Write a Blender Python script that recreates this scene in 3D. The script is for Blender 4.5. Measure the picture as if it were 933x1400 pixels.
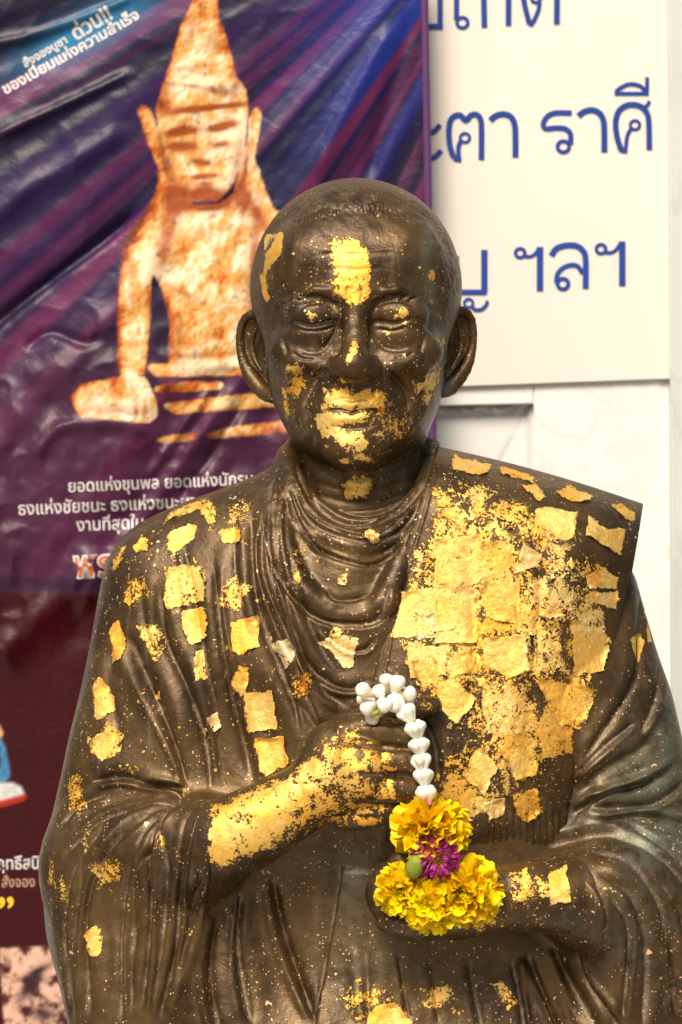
import bpy, math, random
import numpy as np
from mathutils import Vector
from mathutils.bvhtree import BVHTree

random.seed(7); RNG = np.random.default_rng(7)
for _o in list(bpy.data.objects): bpy.data.objects.remove(_o)
SC = bpy.context.scene; COL = SC.collection
R = math.radians

# ------------------------------------------------------------------ camera
CAMD, CAMZ, K = 2200.0, 420.0, 0.6          # mm: distance, height, size of one photo pixel at y = 0
cam = bpy.data.cameras.new('camera'); camo = bpy.data.objects.new('camera', cam); COL.objects.link(camo)
camo.location = (0, -CAMD/1000, CAMZ/1000); camo.rotation_euler = (R(90), 0, 0)
cam.sensor_fit = 'VERTICAL'; cam.sensor_height = 36; cam.sensor_width = 24
cam.lens = 36*CAMD/(1400*K); cam.clip_end = 200; cam.clip_start = 0.05
cam.dof.use_dof = True; cam.dof.focus_distance = 2.09; cam.dof.aperture_fstop = 9.0
SC.camera = camo
SC.render.resolution_x, SC.render.resolution_y = 682, 1024

# ------------------------------------------------------------------ light
SUN_EL, SUN_AZ = 47.0, -18.0                # azimuth from the viewer's side, negative = from the left
w = bpy.data.worlds.new('World'); SC.world = w; w.use_nodes = True
nt = w.node_tree; nt.nodes.clear()
sky = nt.nodes.new('ShaderNodeTexSky'); sky.sky_type = 'NISHITA'; sky.sun_disc = False
sky.sun_elevation = R(SUN_EL); sky.sun_rotation = R(180 - SUN_AZ); sky.dust_density = 4.0; sky.air_density = 1.2
bg = nt.nodes.new('ShaderNodeBackground'); bg.inputs[1].default_value = 0.07
wo = nt.nodes.new('ShaderNodeOutputWorld')
nt.links.new(sky.outputs[0], bg.inputs[0]); nt.links.new(bg.outputs[0], wo.inputs[0])
sl = bpy.data.lights.new('sun', 'SUN'); sl.energy = 3.6; sl.angle = R(26); sl.color = (1, .87, .70)
so = bpy.data.objects.new('sun', sl); COL.objects.link(so)
_d = Vector((-math.sin(R(-SUN_AZ))*math.cos(R(SUN_EL)), -math.cos(R(SUN_AZ))*math.cos(R(SUN_EL)), math.sin(R(SUN_EL))))
so.rotation_euler = _d.to_track_quat('Z', 'Y').to_euler(); so.location = _d*5
SC.view_settings.view_transform = 'Standard'; SC.view_settings.look = 'None'
SC.view_settings.exposure = 0.30; SC.view_settings.gamma = 1.0
SC.cycles.use_denoising = True
SC.cycles.max_bounces = 6

# ------------------------------------------------------------------ helpers
def P(px, py, y=0.0):
    """photo pixel at depth y (mm) -> mm"""
    s = (CAMD+y)/CAMD*K
    return np.array([(px-466.5)*s, y, CAMZ+(700-py)*s])
def px_of(V):
    s = (CAMD+V[:, 1])/CAMD*K
    return V[:, 0]/s+466.5, 700-(V[:, 2]-CAMZ)/s
def link(o, parent=None):
    COL.objects.link(o)
    if parent is not None: o.parent = parent
    return o
def mesh_np(name, V, F, mat=None, parent=None, smooth=True, off=(0, 0, 0)):
    """V in mm (N,3), F (M,4) or (M,3) ints"""
    me = bpy.data.meshes.new(name)
    V = (np.asarray(V, np.float32)-np.asarray(off, np.float32))/1000.0
    F = np.asarray(F, np.int32); n = F.shape[1]
    me.vertices.add(len(V)); me.vertices.foreach_set('co', V.ravel())
    me.loops.add(F.size); me.loops.foreach_set('vertex_index', F.ravel())
    me.polygons.add(len(F)); me.polygons.foreach_set('loop_start', np.arange(0, F.size, n, dtype=np.int32))
    me.polygons.foreach_set('use_smooth', np.full(len(F), smooth))
    me.update(calc_edges=True); me.validate()
    if mat: me.materials.append(mat)
    return link(bpy.data.objects.new(name, me), parent)
def attr(o, name, a):
    at = o.data.attributes.new(name, 'FLOAT', 'POINT'); at.data.foreach_set('value', np.asarray(a, np.float32))
def cattr(o, name, rgb):
    at = o.data.attributes.new(name, 'FLOAT_COLOR', 'POINT')
    c = np.ones((len(rgb), 4), np.float32); c[:, :3] = rgb; at.data.foreach_set('color', c.ravel())
def empty(name, loc=(0, 0, 0)):
    o = bpy.data.objects.new(name, None); o.empty_display_size = .05; o.location = [c/1000 for c in loc]
    return link(o)
def tag(o, label=None, cat=None, group=None, kind=None):
    if label: o['label'] = label
    if cat: o['category'] = cat
    if group: o['group'] = group
    if kind: o['kind'] = kind
    return o
def sm(a, b, x):
    t = np.clip((x-a)/(b-a), 0, 1); return t*t*(3-2*t)
def spline(pts, step=4.0):
    p = np.asarray(pts, float)
    if len(p) < 3: q = p
    else:
        e = np.vstack([2*p[0]-p[1], p, 2*p[-1]-p[-2]]); out = []
        for i in range(1, len(e)-2):
            n = max(2, int(np.linalg.norm(e[i+1]-e[i])/step)); t = np.linspace(0, 1, n, endpoint=False)[:, None]
            out.append(.5*((2*e[i])+(-e[i-1]+e[i+1])*t+(2*e[i-1]-5*e[i]+4*e[i+1]-e[i+2])*t**2+(-e[i-1]+3*e[i]-3*e[i+1]+e[i+2])*t**3))
        q = np.vstack(out+[p[-1:]])
    return q

# ---- canvases laid over the photo's pixels: heights and surface marks are looked up at each vertex
PAD = 90; CW, CH = 933+2*PAD, 1400+2*PAD
def canvas(): return np.zeros((CH, CW), np.float32)
def fbm(shape, cell, octs=4, seed=0, gain=.5):
    r = np.random.default_rng(seed); out = np.zeros(shape, np.float32); a = 1.; tot = 0
    for o in range(octs):
        c = max(cell/2**o, 1.01); gh, gw = int(shape[0]/c)+3, int(shape[1]/c)+3
        g = r.random((gh, gw)).astype(np.float32)
        yy = np.arange(shape[0])/c; xx = np.arange(shape[1])/c
        y0 = yy.astype(int); x0 = xx.astype(int); fy = yy-y0; fx = xx-x0
        fy = (fy*fy*(3-2*fy))[:, None].astype(np.float32); fx = (fx*fx*(3-2*fx))[None].astype(np.float32)
        A = g[y0][:, x0]; B = g[y0][:, x0+1]; C_ = g[y0+1][:, x0]; D = g[y0+1][:, x0+1]
        out += a*((A*(1-fx)+B*fx)*(1-fy)+(C_*(1-fx)+D*fx)*fy); tot += a; a *= gain
    return out/tot
def blur(a, s):
    h, w_ = a.shape; fy = np.fft.fftfreq(h)[:, None]; fx = np.fft.rfftfreq(w_)[None]
    g = np.exp(-2*(math.pi*s)**2*(fy**2+fx**2)).astype(np.float32)
    return np.fft.irfft2(np.fft.rfft2(a)*g, s=a.shape).astype(np.float32)
def samp(c, u, v):
    u = np.clip(u+PAD, 0, CW-1.01); v = np.clip(v+PAD, 0, CH-1.01)
    x0 = u.astype(int); y0 = v.astype(int); fx = u-x0; fy = v-y0
    if c.ndim == 3: fx = fx[:, None]; fy = fy[:, None]
    return (c[y0, x0]*(1-fx)+c[y0, x0+1]*fx)*(1-fy)+(c[y0+1, x0]*(1-fx)+c[y0+1, x0+1]*fx)*fy
def dist_stroke(pts, reach, taper):
    q = spline(pts, 5)+PAD
    x0 = int(max(0, q[:, 0].min()-reach)); x1 = int(min(CW, q[:, 0].max()+reach+1))
    y0 = int(max(0, q[:, 1].min()-reach)); y1 = int(min(CH, q[:, 1].max()+reach+1))
    if x1 <= x0 or y1 <= y0: return None
    D = np.full((y1-y0, x1-x0), 1e6, np.float32); S = np.ones_like(D); T = np.zeros_like(D)
    L = np.r_[0, np.cumsum(np.hypot(*np.diff(q, axis=0).T))]; tot = L[-1]
    for i in range(len(q)-1):
        a, b = q[i], q[i+1]
        sx0 = int(max(x0, min(a[0], b[0])-reach)); sx1 = int(min(x1, max(a[0], b[0])+reach+1))
        sy0 = int(max(y0, min(a[1], b[1])-reach)); sy1 = int(min(y1, max(a[1], b[1])+reach+1))
        if sx1 <= sx0 or sy1 <= sy0: continue
        X, Y = np.meshgrid(np.arange(sx0, sx1), np.arange(sy0, sy1)); ab = b-a; l2 = max(ab@ab, 1e-6)
        t = np.clip(((X-a[0])*ab[0]+(Y-a[1])*ab[1])/l2, 0, 1)
        dx = X-(a[0]+t*ab[0]); dy = Y-(a[1]+t*ab[1]); d = np.hypot(dx, dy)
        sl_ = (slice(sy0-y0, sy1-y0), slice(sx0-x0, sx1-x0)); m = d < D[sl_]
        D[sl_] = np.where(m, d, D[sl_]); S[sl_] = np.where(m, np.sign(ab[0]*dy-ab[1]*dx), S[sl_])
        T[sl_] = np.where(m, L[i]+t*math.sqrt(l2), T[sl_])
    tp = np.ones_like(D)
    if taper > 0: tp = sm(0, taper*tot, T)*sm(0, taper*tot, tot-T)
    return (slice(y0, y1), slice(x0, x1)), D, S, tp
def groove(H, pts, wd, h, taper=.25):          # h < 0: ridge
    r = dist_stroke(pts, wd*3.2, taper)
    if r: H[r[0]] -= h*np.exp(-(r[1]/wd)**2)*r[3]
FRNG = np.random.default_rng(77)
def fold(H, pts, wd, h, taper=.25, side=None):            # valley with a swelling on both sides
    p = np.array(pts, float)
    if len(p) > 2: p[1:-1] += FRNG.normal(0, wd*.35, p[1:-1].shape)
    r = dist_stroke(p, wd*6, taper)
    if r:
        sd = r[1]*r[2]; wv = 1+.35*np.sin(FRNG.uniform(0, 6)+np.arange(r[1].shape[0])[:, None]*FRNG.uniform(.012, .03)+np.arange(r[1].shape[1])[None]*.01)
        q = sd/(wd*wv); s_ = FRNG.choice([-1, 1]) if side is None else side; q = q*s_
        H[r[0]] += h*r[3]*(-.95*np.exp(-(q/.55)**2)-.45*np.exp(-(q/1.3)**2)+.95*np.exp(-((q-1.55)/1.05)**2)+.35*np.exp(-((q+2.4)/1.7)**2))
def edge(H, pts, h, sharp=1.6, run=40, taper=.12):  # cloth edge: the left side of the line (as drawn) stands h higher
    r = dist_stroke(pts, run*2.5, taper)
    if r:
        d = -r[1]*r[2]
        H[r[0]] += h*r[3]*np.where(d > 0, (1-np.exp(-d/sharp))*np.exp(-(d/run)**2), -.35*np.exp(-(d/(sharp*3))**2)*(1-np.exp(d/sharp)))
def pmask(poly, soft=0.0):
    m = canvas(); p = np.asarray(poly, float)+PAD
    x0 = int(max(0, p[:, 0].min()-1)); x1 = int(min(CW, p[:, 0].max()+2)); y0 = int(max(0, p[:, 1].min()-1)); y1 = int(min(CH, p[:, 1].max()+2))
    if x1 <= x0 or y1 <= y0: return m
    X, Y = np.meshgrid(np.arange(x0, x1), np.arange(y0, y1)); ins = np.zeros(X.shape, bool); n = len(p)
    for i in range(n):
        a, b = p[i], p[(i+1) % n]
        if a[1] == b[1]: continue
        c = ((a[1] > Y) != (b[1] > Y)) & (X < (b[0]-a[0])*(Y-a[1])/(b[1]-a[1])+a[0]); ins ^= c
    m[y0:y1, x0:x1] = ins
    return blur(m, soft) if soft > 0 else m
def blob(c, x, y, rx, ry, v=1.0, rot=0.0):
    X = np.arange(CW)[None]-PAD-x; Y = np.arange(CH)[:, None]-PAD-y
    y0 = int(max(0, y+PAD-3*max(rx, ry))); y1 = int(min(CH, y+PAD+3*max(rx, ry))); x0 = int(max(0, x+PAD-3*max(rx, ry))); x1 = int(min(CW, x+PAD+3*max(rx, ry)))
    if x1 <= x0 or y1 <= y0: return
    X = X[:, x0:x1]; Y = Y[y0:y1]; cr, sr = math.cos(R(rot)), math.sin(R(rot))
    a = (X*cr+Y*sr)/rx; b = (-X*sr+Y*cr)/ry
    c[y0:y1, x0:x1] += v*np.exp(-(a*a+b*b))

# ---- solid modelling on a grid of distances
class Field:
    def __init__(s, lo, hi, h):
        s.h = h; s.lo = np.array(lo, float); n = np.ceil((np.array(hi)-s.lo)/h).astype(int)+1
        s.ax = [(s.lo[i]+h*np.arange(n[i])).astype(np.float32) for i in range(3)]
        s.F = np.full(n, 60., np.float32)
    def box(s, lo, hi):
        ii = []
        for i in range(3):
            a = int(np.clip(np.floor((lo[i]-s.lo[i])/s.h), 0, len(s.ax[i])-1)); b = int(np.clip(np.ceil((hi[i]-s.lo[i])/s.h)+1, a+1, len(s.ax[i])))
            ii.append(slice(a, b))
        return tuple(ii), s.ax[0][ii[0]][:, None, None], s.ax[1][ii[1]][None, :, None], s.ax[2][ii[2]][None, None, :]
    def union(s, sl_, d, k):
        f = s.F[sl_]
        if k <= 0: s.F[sl_] = np.minimum(f, d); return
        h = np.clip(k-np.abs(f-d), 0, None)/k; s.F[sl_] = np.minimum(f, d)-h*h*k*.25
    def cut(s, sl_, d, k):
        f = s.F[sl_]; d = -d
        h = np.clip(k-np.abs(f-d), 0, None)/max(k, 1e-6); s.F[sl_] = np.maximum(f, d)+h*h*k*.25
    def _ell(s, c, r, M, m):
        c = np.array(c, float); r = np.array(r, float); R_ = max(r)+m if M is not None else r+m
        sl_, X, Y, Z = s.box(c-R_, c+R_); X = X-c[0]; Y = Y-c[1]; Z = Z-c[2]
        if M is not None: X, Y, Z = (M[0][0]*X+M[0][1]*Y+M[0][2]*Z, M[1][0]*X+M[1][1]*Y+M[1][2]*Z, M[2][0]*X+M[2][1]*Y+M[2][2]*Z)
        k0 = np.sqrt((X/r[0])**2+(Y/r[1])**2+(Z/r[2])**2); k1 = np.sqrt((X/r[0]**2)**2+(Y/r[1]**2)**2+(Z/r[2]**2)**2)
        return sl_, (k0*(k0-1)/np.maximum(k1, 1e-6)).astype(np.float32)
    def ell(s, c, r, k=6, M=None, cut=False):
        sl_, d = s._ell(c, r, M, k+4); (s.cut if cut else s.union)(sl_, d, k)
    def cap(s, a, b, ra, rb, k=4, cut=False, flat=1.0, fdir=None):
        a = np.array(a, float); b = np.array(b, float); m = max(ra, rb)*max(1, flat)+k+4
        sl_, X, Y, Z = s.box(np.minimum(a, b)-m, np.maximum(a, b)+m); ab = b-a
        t = np.clip(((X-a[0])*ab[0]+(Y-a[1])*ab[1]+(Z-a[2])*ab[2])/max(ab@ab, 1e-6), 0, 1)
        dx, dy, dz = X-a[0]-t*ab[0], Y-a[1]-t*ab[1], Z-a[2]-t*ab[2]
        if fdir is not None:
            n = np.array(fdir, float); n /= np.linalg.norm(n); q = (dx*n[0]+dy*n[1]+dz*n[2])*(1-1/flat)
            dx, dy, dz = dx-q*n[0], dy-q*n[1], dz-q*n[2]
        d = np.sqrt(dx*dx+dy*dy+dz*dz)-(ra+t*(rb-ra)); (s.cut if cut else s.union)(sl_, d.astype(np.float32), k)
    def chain(s, pts, rad, k=3, step=6, **kw):
        p = spline(pts, step); r = np.interp(np.linspace(0, 1, len(p)), np.linspace(0, 1, len(rad)), rad)
        for i in range(len(p)-1): s.cap(p[i], p[i+1], r[i], r[i+1], k if i == 0 else 1.5, **kw)
    def loft(s, zs, cx, hw, yf, yb, y0=0., n=2.3, k=10, cap_top=None, cap_bot=None):
        zs = np.asarray(zs, float); o = np.argsort(zs); zs = zs[o]
        def ip(v):
            v = np.full(len(zs), v, float) if np.isscalar(v) else np.asarray(v, float)
            v = v[o] if v.shape == o.shape else v
            fine = np.linspace(zs[0], zs[-1], 400); g = np.interp(fine, zs, v); kk = np.hanning(25); kk /= kk.sum()
            g = np.convolve(np.r_[np.full(12, g[0]), g, np.full(12, g[-1])], kk, 'valid'); return np.interp(s.ax[2], fine, g)[None, None, :].astype(np.float32)
        X = s.ax[0][:, None, None]; Y = s.ax[1][None, :, None]; Z = s.ax[2][None, None, :]
        CX, HW, YF, YB = ip(cx), np.maximum(ip(hw), 1), ip(yf), ip(yb)
        if np.isscalar(n): nn = n
        else: nn = ip(n)
        hd = np.where(Y < y0, y0-YF, YB-y0); hd = np.maximum(hd, 1)
        f = (np.abs((X-CX)/HW)**nn+np.abs((Y-y0)/hd)**nn)**(1/nn)
        d = (f-1)*np.minimum(HW, hd)*.85
        if cap_top is not None: d = np.maximum(d, Z-cap_top)
        if cap_bot is not None: d = np.maximum(d, cap_bot-Z)
        s.union((slice(None),)*3, d.astype(np.float32), k)
    def mesh(s):
        F = s.F; F = F.copy()
        F[0] = F[-1] = 5; F[:, 0] = F[:, -1] = 5; F[:, :, 0] = F[:, :, -1] = 5
        ins = F < 0; nx, ny, nz = F.shape
        cnt = np.zeros((nx-1, ny-1, nz-1), np.int8)
        for i in (0, 1):
            for j in (0, 1):
                for k in (0, 1): cnt += ins[i:nx-1+i, j:ny-1+j, k:nz-1+k]
        act = (cnt > 0) & (cnt < 8); I, J, Kk = np.nonzero(act); N = len(I)
        idx = np.full(act.shape, -1, np.int32); idx[I, J, Kk] = np.arange(N)
        acc = np.zeros((N, 3), np.float32); num = np.zeros(N, np.float32)
        cs = [(i, j, k) for i in (0, 1) for j in (0, 1) for k in (0, 1)]
        val = {c: F[I+c[0], J+c[1], Kk+c[2]] for c in cs}
        for c in cs:
            for a in range(3):
                if c[a] == 0:
                    e = list(c); e[a] = 1; e = tuple(e); va, vb = val[c], val[e]; m = (va < 0) != (vb < 0)
                    t = np.where(m, va/np.where(m, va-vb, 1), 0); p = np.array(c, np.float32)[None]*m[:, None]
                    acc += p; acc[:, a] += t*m; num += m
        V = (np.stack([I, J, Kk], 1)+acc/num[:, None])*s.h+s.lo
        Q = []
        for a in range(3):
            b, c = (a+1) % 3, (a+2) % 3
            sa = [slice(None)]*3; sb = [slice(None)]*3; sa[a] = slice(0, -1); sb[a] = slice(1, None)
            A_, B_ = ins[tuple(sa)], ins[tuple(sb)]; ch = A_ != B_
            for ax_ in (b, c):
                z = [slice(None)]*3; z[ax_] = 0; ch[tuple(z)] = False; z[ax_] = -1; ch[tuple(z)] = False
            G = np.stack(np.nonzero(ch), 1); inside = A_[G[:, 0], G[:, 1], G[:, 2]]
            def cell(db, dc):
                g = G.copy(); g[:, b] -= db; g[:, c] -= dc; return idx[g[:, 0], g[:, 1], g[:, 2]]
            q = np.stack([cell(1, 1), cell(0, 1), cell(0, 0), cell(1, 0)], 1)
            q[~inside] = q[~inside][:, ::-1]; Q.append(q)
        Q = np.vstack(Q); Q = Q[(Q >= 0).all(1)]
        return V.astype(np.float32), Q
def normals(V, Q):
    n = np.cross(V[Q[:, 2]]-V[Q[:, 0]], V[Q[:, 3]]-V[Q[:, 1]]); N = np.zeros_like(V)
    for i in range(4):
        for a in range(3): N[:, a] += np.bincount(Q[:, i], n[:, a], len(V))
    return N/np.maximum(np.linalg.norm(N, axis=1), 1e-9)[:, None]
def relax(V, Q, n=2, lam=.5):
    for _ in range(n):
        A = np.zeros_like(V); c = np.zeros(len(V), np.float32)
        for i in range(4):
            for j in (1, 3):
                o_ = Q[:, (i+j) % 4]; c += np.bincount(Q[:, i], minlength=len(V))
                for a in range(3): A[:, a] += np.bincount(Q[:, i], V[o_, a], len(V))
        V = V+lam*(A/np.maximum(c, 1)[:, None]-V)
    return V.astype(np.float32)
def subdiv(V, Q):
    """linear split of every quad in four"""
    E = np.vstack([Q[:, [0, 1]], Q[:, [1, 2]], Q[:, [2, 3]], Q[:, [3, 0]]]); E.sort(1)
    key = E[:, 0].astype(np.int64)*len(V)+E[:, 1]; u, inv = np.unique(key, return_inverse=True)
    a, b = u//len(V), u % len(V); em = (V[a]+V[b])/2; fc = V[Q].mean(1); n, m = len(V), len(Q)
    e = inv.reshape(4, m)+n; f = np.arange(m)+n+len(u)
    q = np.vstack([np.stack([Q[:, i], e[i], f, e[(i+3) % 4]], 1) for i in range(4)])
    return np.vstack([V, em, fc]).astype(np.float32), q.astype(np.int32)

# ------------------------------------------------------------------ materials
class NT:
    def __init__(s, name):
        s.m = bpy.data.materials.new(name); s.m.use_nodes = True; s.t = s.m.node_tree; s.t.nodes.clear()
        s.out = s.n('ShaderNodeOutputMaterial')
    def n(s, k, **kw):
        x = s.t.nodes.new(k)
        for a, b in kw.items(): setattr(x, a, b)
        return x
    def l(s, a, b): s.t.links.new(a, b)
    def setin(s, sock, v):
        if hasattr(v, 'is_linked') or isinstance(v, bpy.types.NodeSocket): s.l(v, sock)
        else: sock.default_value = v
    def math(s, op, a, b=0.0, c=None, clamp=False):
        x = s.n('ShaderNodeMath', operation=op, use_clamp=clamp); s.setin(x.inputs[0], a); s.setin(x.inputs[1], b)
        if c is not None: s.setin(x.inputs[2], c)
        return x.outputs[0]
    def mix(s, f, a, b):
        x = s.n('ShaderNodeMix', data_type='RGBA'); s.setin(x.inputs[0], f)
        for i, v in ((6, a), (7, b)): s.setin(x.inputs[i], v if isinstance(v, bpy.types.NodeSocket) else (*v, 1))
        return x.outputs[2]
    def mixf(s, f, a, b):
        x = s.n('ShaderNodeMix', data_type='FLOAT'); s.setin(x.inputs[0], f); s.setin(x.inputs[2], a); s.setin(x.inputs[3], b); return x.outputs[0]
    def ramp(s, v, a, b, clamp=True):
        x = s.n('ShaderNodeMapRange', interpolation_type='SMOOTHSTEP'); s.setin(x.inputs[0], v); x.inputs[1].default_value = a; x.inputs[2].default_value = b; return x.outputs[0]
    def attr(s, name, col=False):
        x = s.n('ShaderNodeAttribute', attribute_name=name); return x.outputs[0 if col else 2]
    def co(s, sc=(1, 1, 1), rot=(0, 0, 0)):
        t = s.n('ShaderNodeTexCoord'); mp = s.n('ShaderNodeMapping'); mp.inputs['Scale'].default_value = sc; mp.inputs['Rotation'].default_value = rot
        s.l(t.outputs['Object'], mp.inputs[0]); return mp.outputs[0]
    def noise(s, co, scale, detail=4, rough=.55, dist=0.0):
        x = s.n('ShaderNodeTexNoise'); s.l(co, x.inputs['Vector']); x.inputs['Scale'].default_value = scale; x.inputs['Detail'].default_value = detail
        x.inputs['Roughness'].default_value = rough; x.inputs['Distortion'].default_value = dist; return x.outputs[0]
    def voro(s, co, scale, rnd=1.0):
        x = s.n('ShaderNodeTexVoronoi'); s.l(co, x.inputs['Vector']); x.inputs['Scale'].default_value = scale; x.inputs['Randomness'].default_value = rnd; return x.outputs[0], x.outputs[1]
    def bump(s, h, dist, strength=1.0, prev=None):
        x = s.n('ShaderNodeBump'); x.inputs['Distance'].default_value = dist; x.inputs['Strength'].default_value = strength; s.l(h, x.inputs['Height'])
        if prev is not None: s.l(prev, x.inputs['Normal'])
        return x.outputs[0]
    def pbr(s, base, rough, metal=0.0, normal=None, **kw):
        x = s.n('ShaderNodeBsdfPrincipled')
        s.setin(x.inputs['Base Color'], base if isinstance(base, bpy.types.NodeSocket) else (*base, 1)); s.setin(x.inputs['Roughness'], rough); s.setin(x.inputs['Metallic'], metal)
        if normal is not None: s.l(normal, x.inputs['Normal'])
        for k_, v in kw.items(): s.setin(x.inputs[k_.replace('_', ' ')], v)
        return x.outputs[0]
    def done(s, sh): s.l(sh, s.out.inputs[0]); return s.m

GOLD_A, GOLD_B, GOLD_C = (1.0, .55, .075), (1.0, .70, .20), (.78, .30, .015)
def gold_colour(t, co):
    n1 = t.ramp(t.noise(co, 26, 3), .38, .66); n2 = t.ramp(t.noise(co, 140, 4, .7), .45, .68)
    c = t.mix(n1, GOLD_A, GOLD_B); return t.mix(t.math('MULTIPLY', n2, .35), c, GOLD_C)
def bronze(name, hair=False):
    t = NT(name); co = t.co()
    g, pat_sheen, dust, fl = t.attr('gold'), t.attr('patina'), t.attr('dust'), t.attr('fleck')
    fl = t.math('MULTIPLY', fl, t.ramp(t.noise(co, 22, 3, .6), .38, .62))
    n1 = t.noise(co, 14, 5, .6); n2 = t.noise(co, 90, 4, .65); fine = t.noise(co, 420, 4, .7)
    base = t.mix(t.ramp(n1, .35, .65), (.118, .068, .022), (.050, .027, .010))
    base = t.mix(t.math('MULTIPLY', t.ramp(n2, .45, .75), .45), base, (.165, .10, .034))
    base = t.mix(t.math('MULTIPLY', pat_sheen, t.ramp(t.math('ADD', n2, t.math('MULTIPLY', pat_sheen, .25)), .4, .75), clamp=True), base, (.15, .175, .125))  # green patina; on the head this tone also paints in a sky reflection
    dm = t.math('MULTIPLY', t.math('MULTIPLY', dust, t.ramp(t.noise(co, 30, 4, .65), .42, .62)), t.ramp(fine, .25, .7), clamp=True)
    base = t.mix(dm, base, (.34, .27, .19))
    stk = t.math('MULTIPLY', t.ramp(t.noise(t.co((70, 70, 8)), 1.0, 5, .65), .54, .74), t.ramp(t.noise(co, 9, 3), .42, .62)); base = t.mix(t.math('MULTIPLY', stk, .32), base, (.30, .23, .15))
    rub = t.ramp(t.noise(co, 32, 5, .7, 1.0), .60, .72)
    # flecks of stray leaf in three sizes
    masks = []
    for sc, r0, r1 in ((95, .10, .24), (210, .13, .27), (430, .16, .32)):
        wob = t.n('ShaderNodeVectorMath', operation='ADD'); t.l(co, wob.inputs[0])
        nn = t.n('ShaderNodeTexNoise'); t.l(co, nn.inputs['Vector']); nn.inputs['Scale'].default_value = sc*2.2; nn.inputs['Detail'].default_value = 2
        sc_ = t.n('ShaderNodeVectorMath', operation='SCALE'); t.l(nn.outputs[1], sc_.inputs[0]); sc_.inputs['Scale'].default_value = .9/sc
        t.l(sc_.outputs[0], wob.inputs[1])
        d, c = t.voro(wob.outputs[0], sc)
        sep = t.n('ShaderNodeSeparateColor'); t.l(c, sep.inputs[0])
        sel = t.math('LESS_THAN', sep.outputs[0], t.math('MULTIPLY', fl, {95: .10, 210: .26, 430: .42}[sc]))
        rad = t.math('MULTIPLY_ADD', sep.outputs[1], r1-r0, r0)
        masks.append(t.math('MULTIPLY', sel, t.math('LESS_THAN', d, rad)))
    flm = t.math('MAXIMUM', t.math('MAXIMUM', masks[0], masks[1]), masks[2])
    # gilding that has worn thin: the field g (0..1) against two noises
    worn = t.math('ADD', t.math('MULTIPLY', t.noise(co, 120, 5, .72, .4), .62), t.math('MULTIPLY', t.noise(co, 520, 3, .7), .38))
    gm = t.ramp(t.math('ADD', g, t.math('MULTIPLY', t.math('SUBTRACT', worn, .5), 3.4)), .47, .53)
    gold = gold_colour(t, co)
    lightn = t.ramp(t.noise(co, 60, 2), .3, .7)
    fcol = t.mix(lightn, (.80, .42, .07), (.86, .66, .38))
    m_all = t.math('MAXIMUM', gm, flm)
    col = t.mix(gm, t.mix(flm, base, fcol), gold)
    rough = t.mixf(m_all, t.math('MULTIPLY_ADD', n2, .32, .25), t.math('MULTIPLY_ADD', fine, .25, .36))
    rough = t.mixf(dm, rough, .75); rough = t.math('SUBTRACT', rough, t.math('MULTIPLY', rub, .10)); rough = t.math('ADD', rough, t.math('MULTIPLY', stk, .25))
    metal = t.mixf(gm, t.mixf(dm, t.mixf(pat_sheen, .5, .3), .0), .68)
    h = t.math('ADD', t.math('MULTIPLY', fine, .35), t.math('MULTIPLY', n2, .65))
    nb = t.bump(h, .0008, .7); nb = t.bump(t.noise(co, 45, 5, .7, .4), .0022, .5, nb); nb = t.bump(m_all, .0004, .8, nb); nb = t.bump(t.math('MULTIPLY', gm, t.noise(co, 150, 5, .72, .8)), .0014, .55, nb)
    if hair:
        hm = t.attr('hair'); hv = t.noise(t.co((1500, 420, 260)), 1.0, 2, .6)
        nb = t.bump(t.math('MULTIPLY', hv, hm), .0012, .9, nb)
    return t.done(t.pbr(col, rough, metal, nb, Specular_IOR_Level=.6, Coat_Weight=0.0))
def leaf_mat():
    t = NT('gold_leaf'); co = t.co()
    f, cov, tone = t.attr('edge'), t.attr('cover'), t.attr('tone')
    rag = t.math('ADD', t.math('MULTIPLY', t.noise(co, 70, 3, .6), .5), t.math('MULTIPLY', t.noise(co, 330, 4, .75, .5), .5))
    inside = t.ramp(t.math('ADD', f, t.math('MULTIPLY', t.math('SUBTRACT', rag, .5), 2.6)), .12, .17)
    worn = t.math('ADD', t.math('MULTIPLY', t.noise(co, 95, 5, .75, .8), .6), t.math('MULTIPLY', t.noise(co, 480, 3, .7), .4))
    keep = t.ramp(t.math('ADD', t.math('ADD', worn, t.math('MULTIPLY', t.ramp(f, 0, 1.3), .05)), t.math('MULTIPLY', t.math('SUBTRACT', cov, .66), .30)), .47, .51)
    # fine crackle
    d, c = t.voro(co, 260); 
    m = t.math('MULTIPLY', inside, keep)
    gold = gold_colour(t, co)
    gold = t.mix(t.math('MULTIPLY', t.math('SUBTRACT', 1.0, tone, clamp=True), .8), gold, (.78, .36, .04))
    gold = t.mix(t.math('MULTIPLY', t.math('SUBTRACT', tone, 1.0, clamp=True), .85), gold, (.98, .84, .58))
    wr = t.noise(t.co((1, 1, 1)), 170, 5, .75, 1.2); fine = t.noise(co, 700, 3, .7)
    nb = t.bump(wr, .0016, .75); nb = t.bump(fine, .0004, .5, nb)
    sh = t.pbr(gold, t.math('MULTIPLY_ADD', fine, .2, .36), .62, nb)
    mx = t.n('ShaderNodeMixShader'); tr = t.n('ShaderNodeBsdfTransparent'); t.l(m, mx.inputs[0]); t.l(tr.outputs[0], mx.inputs[1]); t.l(sh, mx.inputs[2])
    return t.done(mx.outputs[0])
M = {'bronze': bronze('aged_bronze', hair=True), 'leaf': leaf_mat()}

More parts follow.
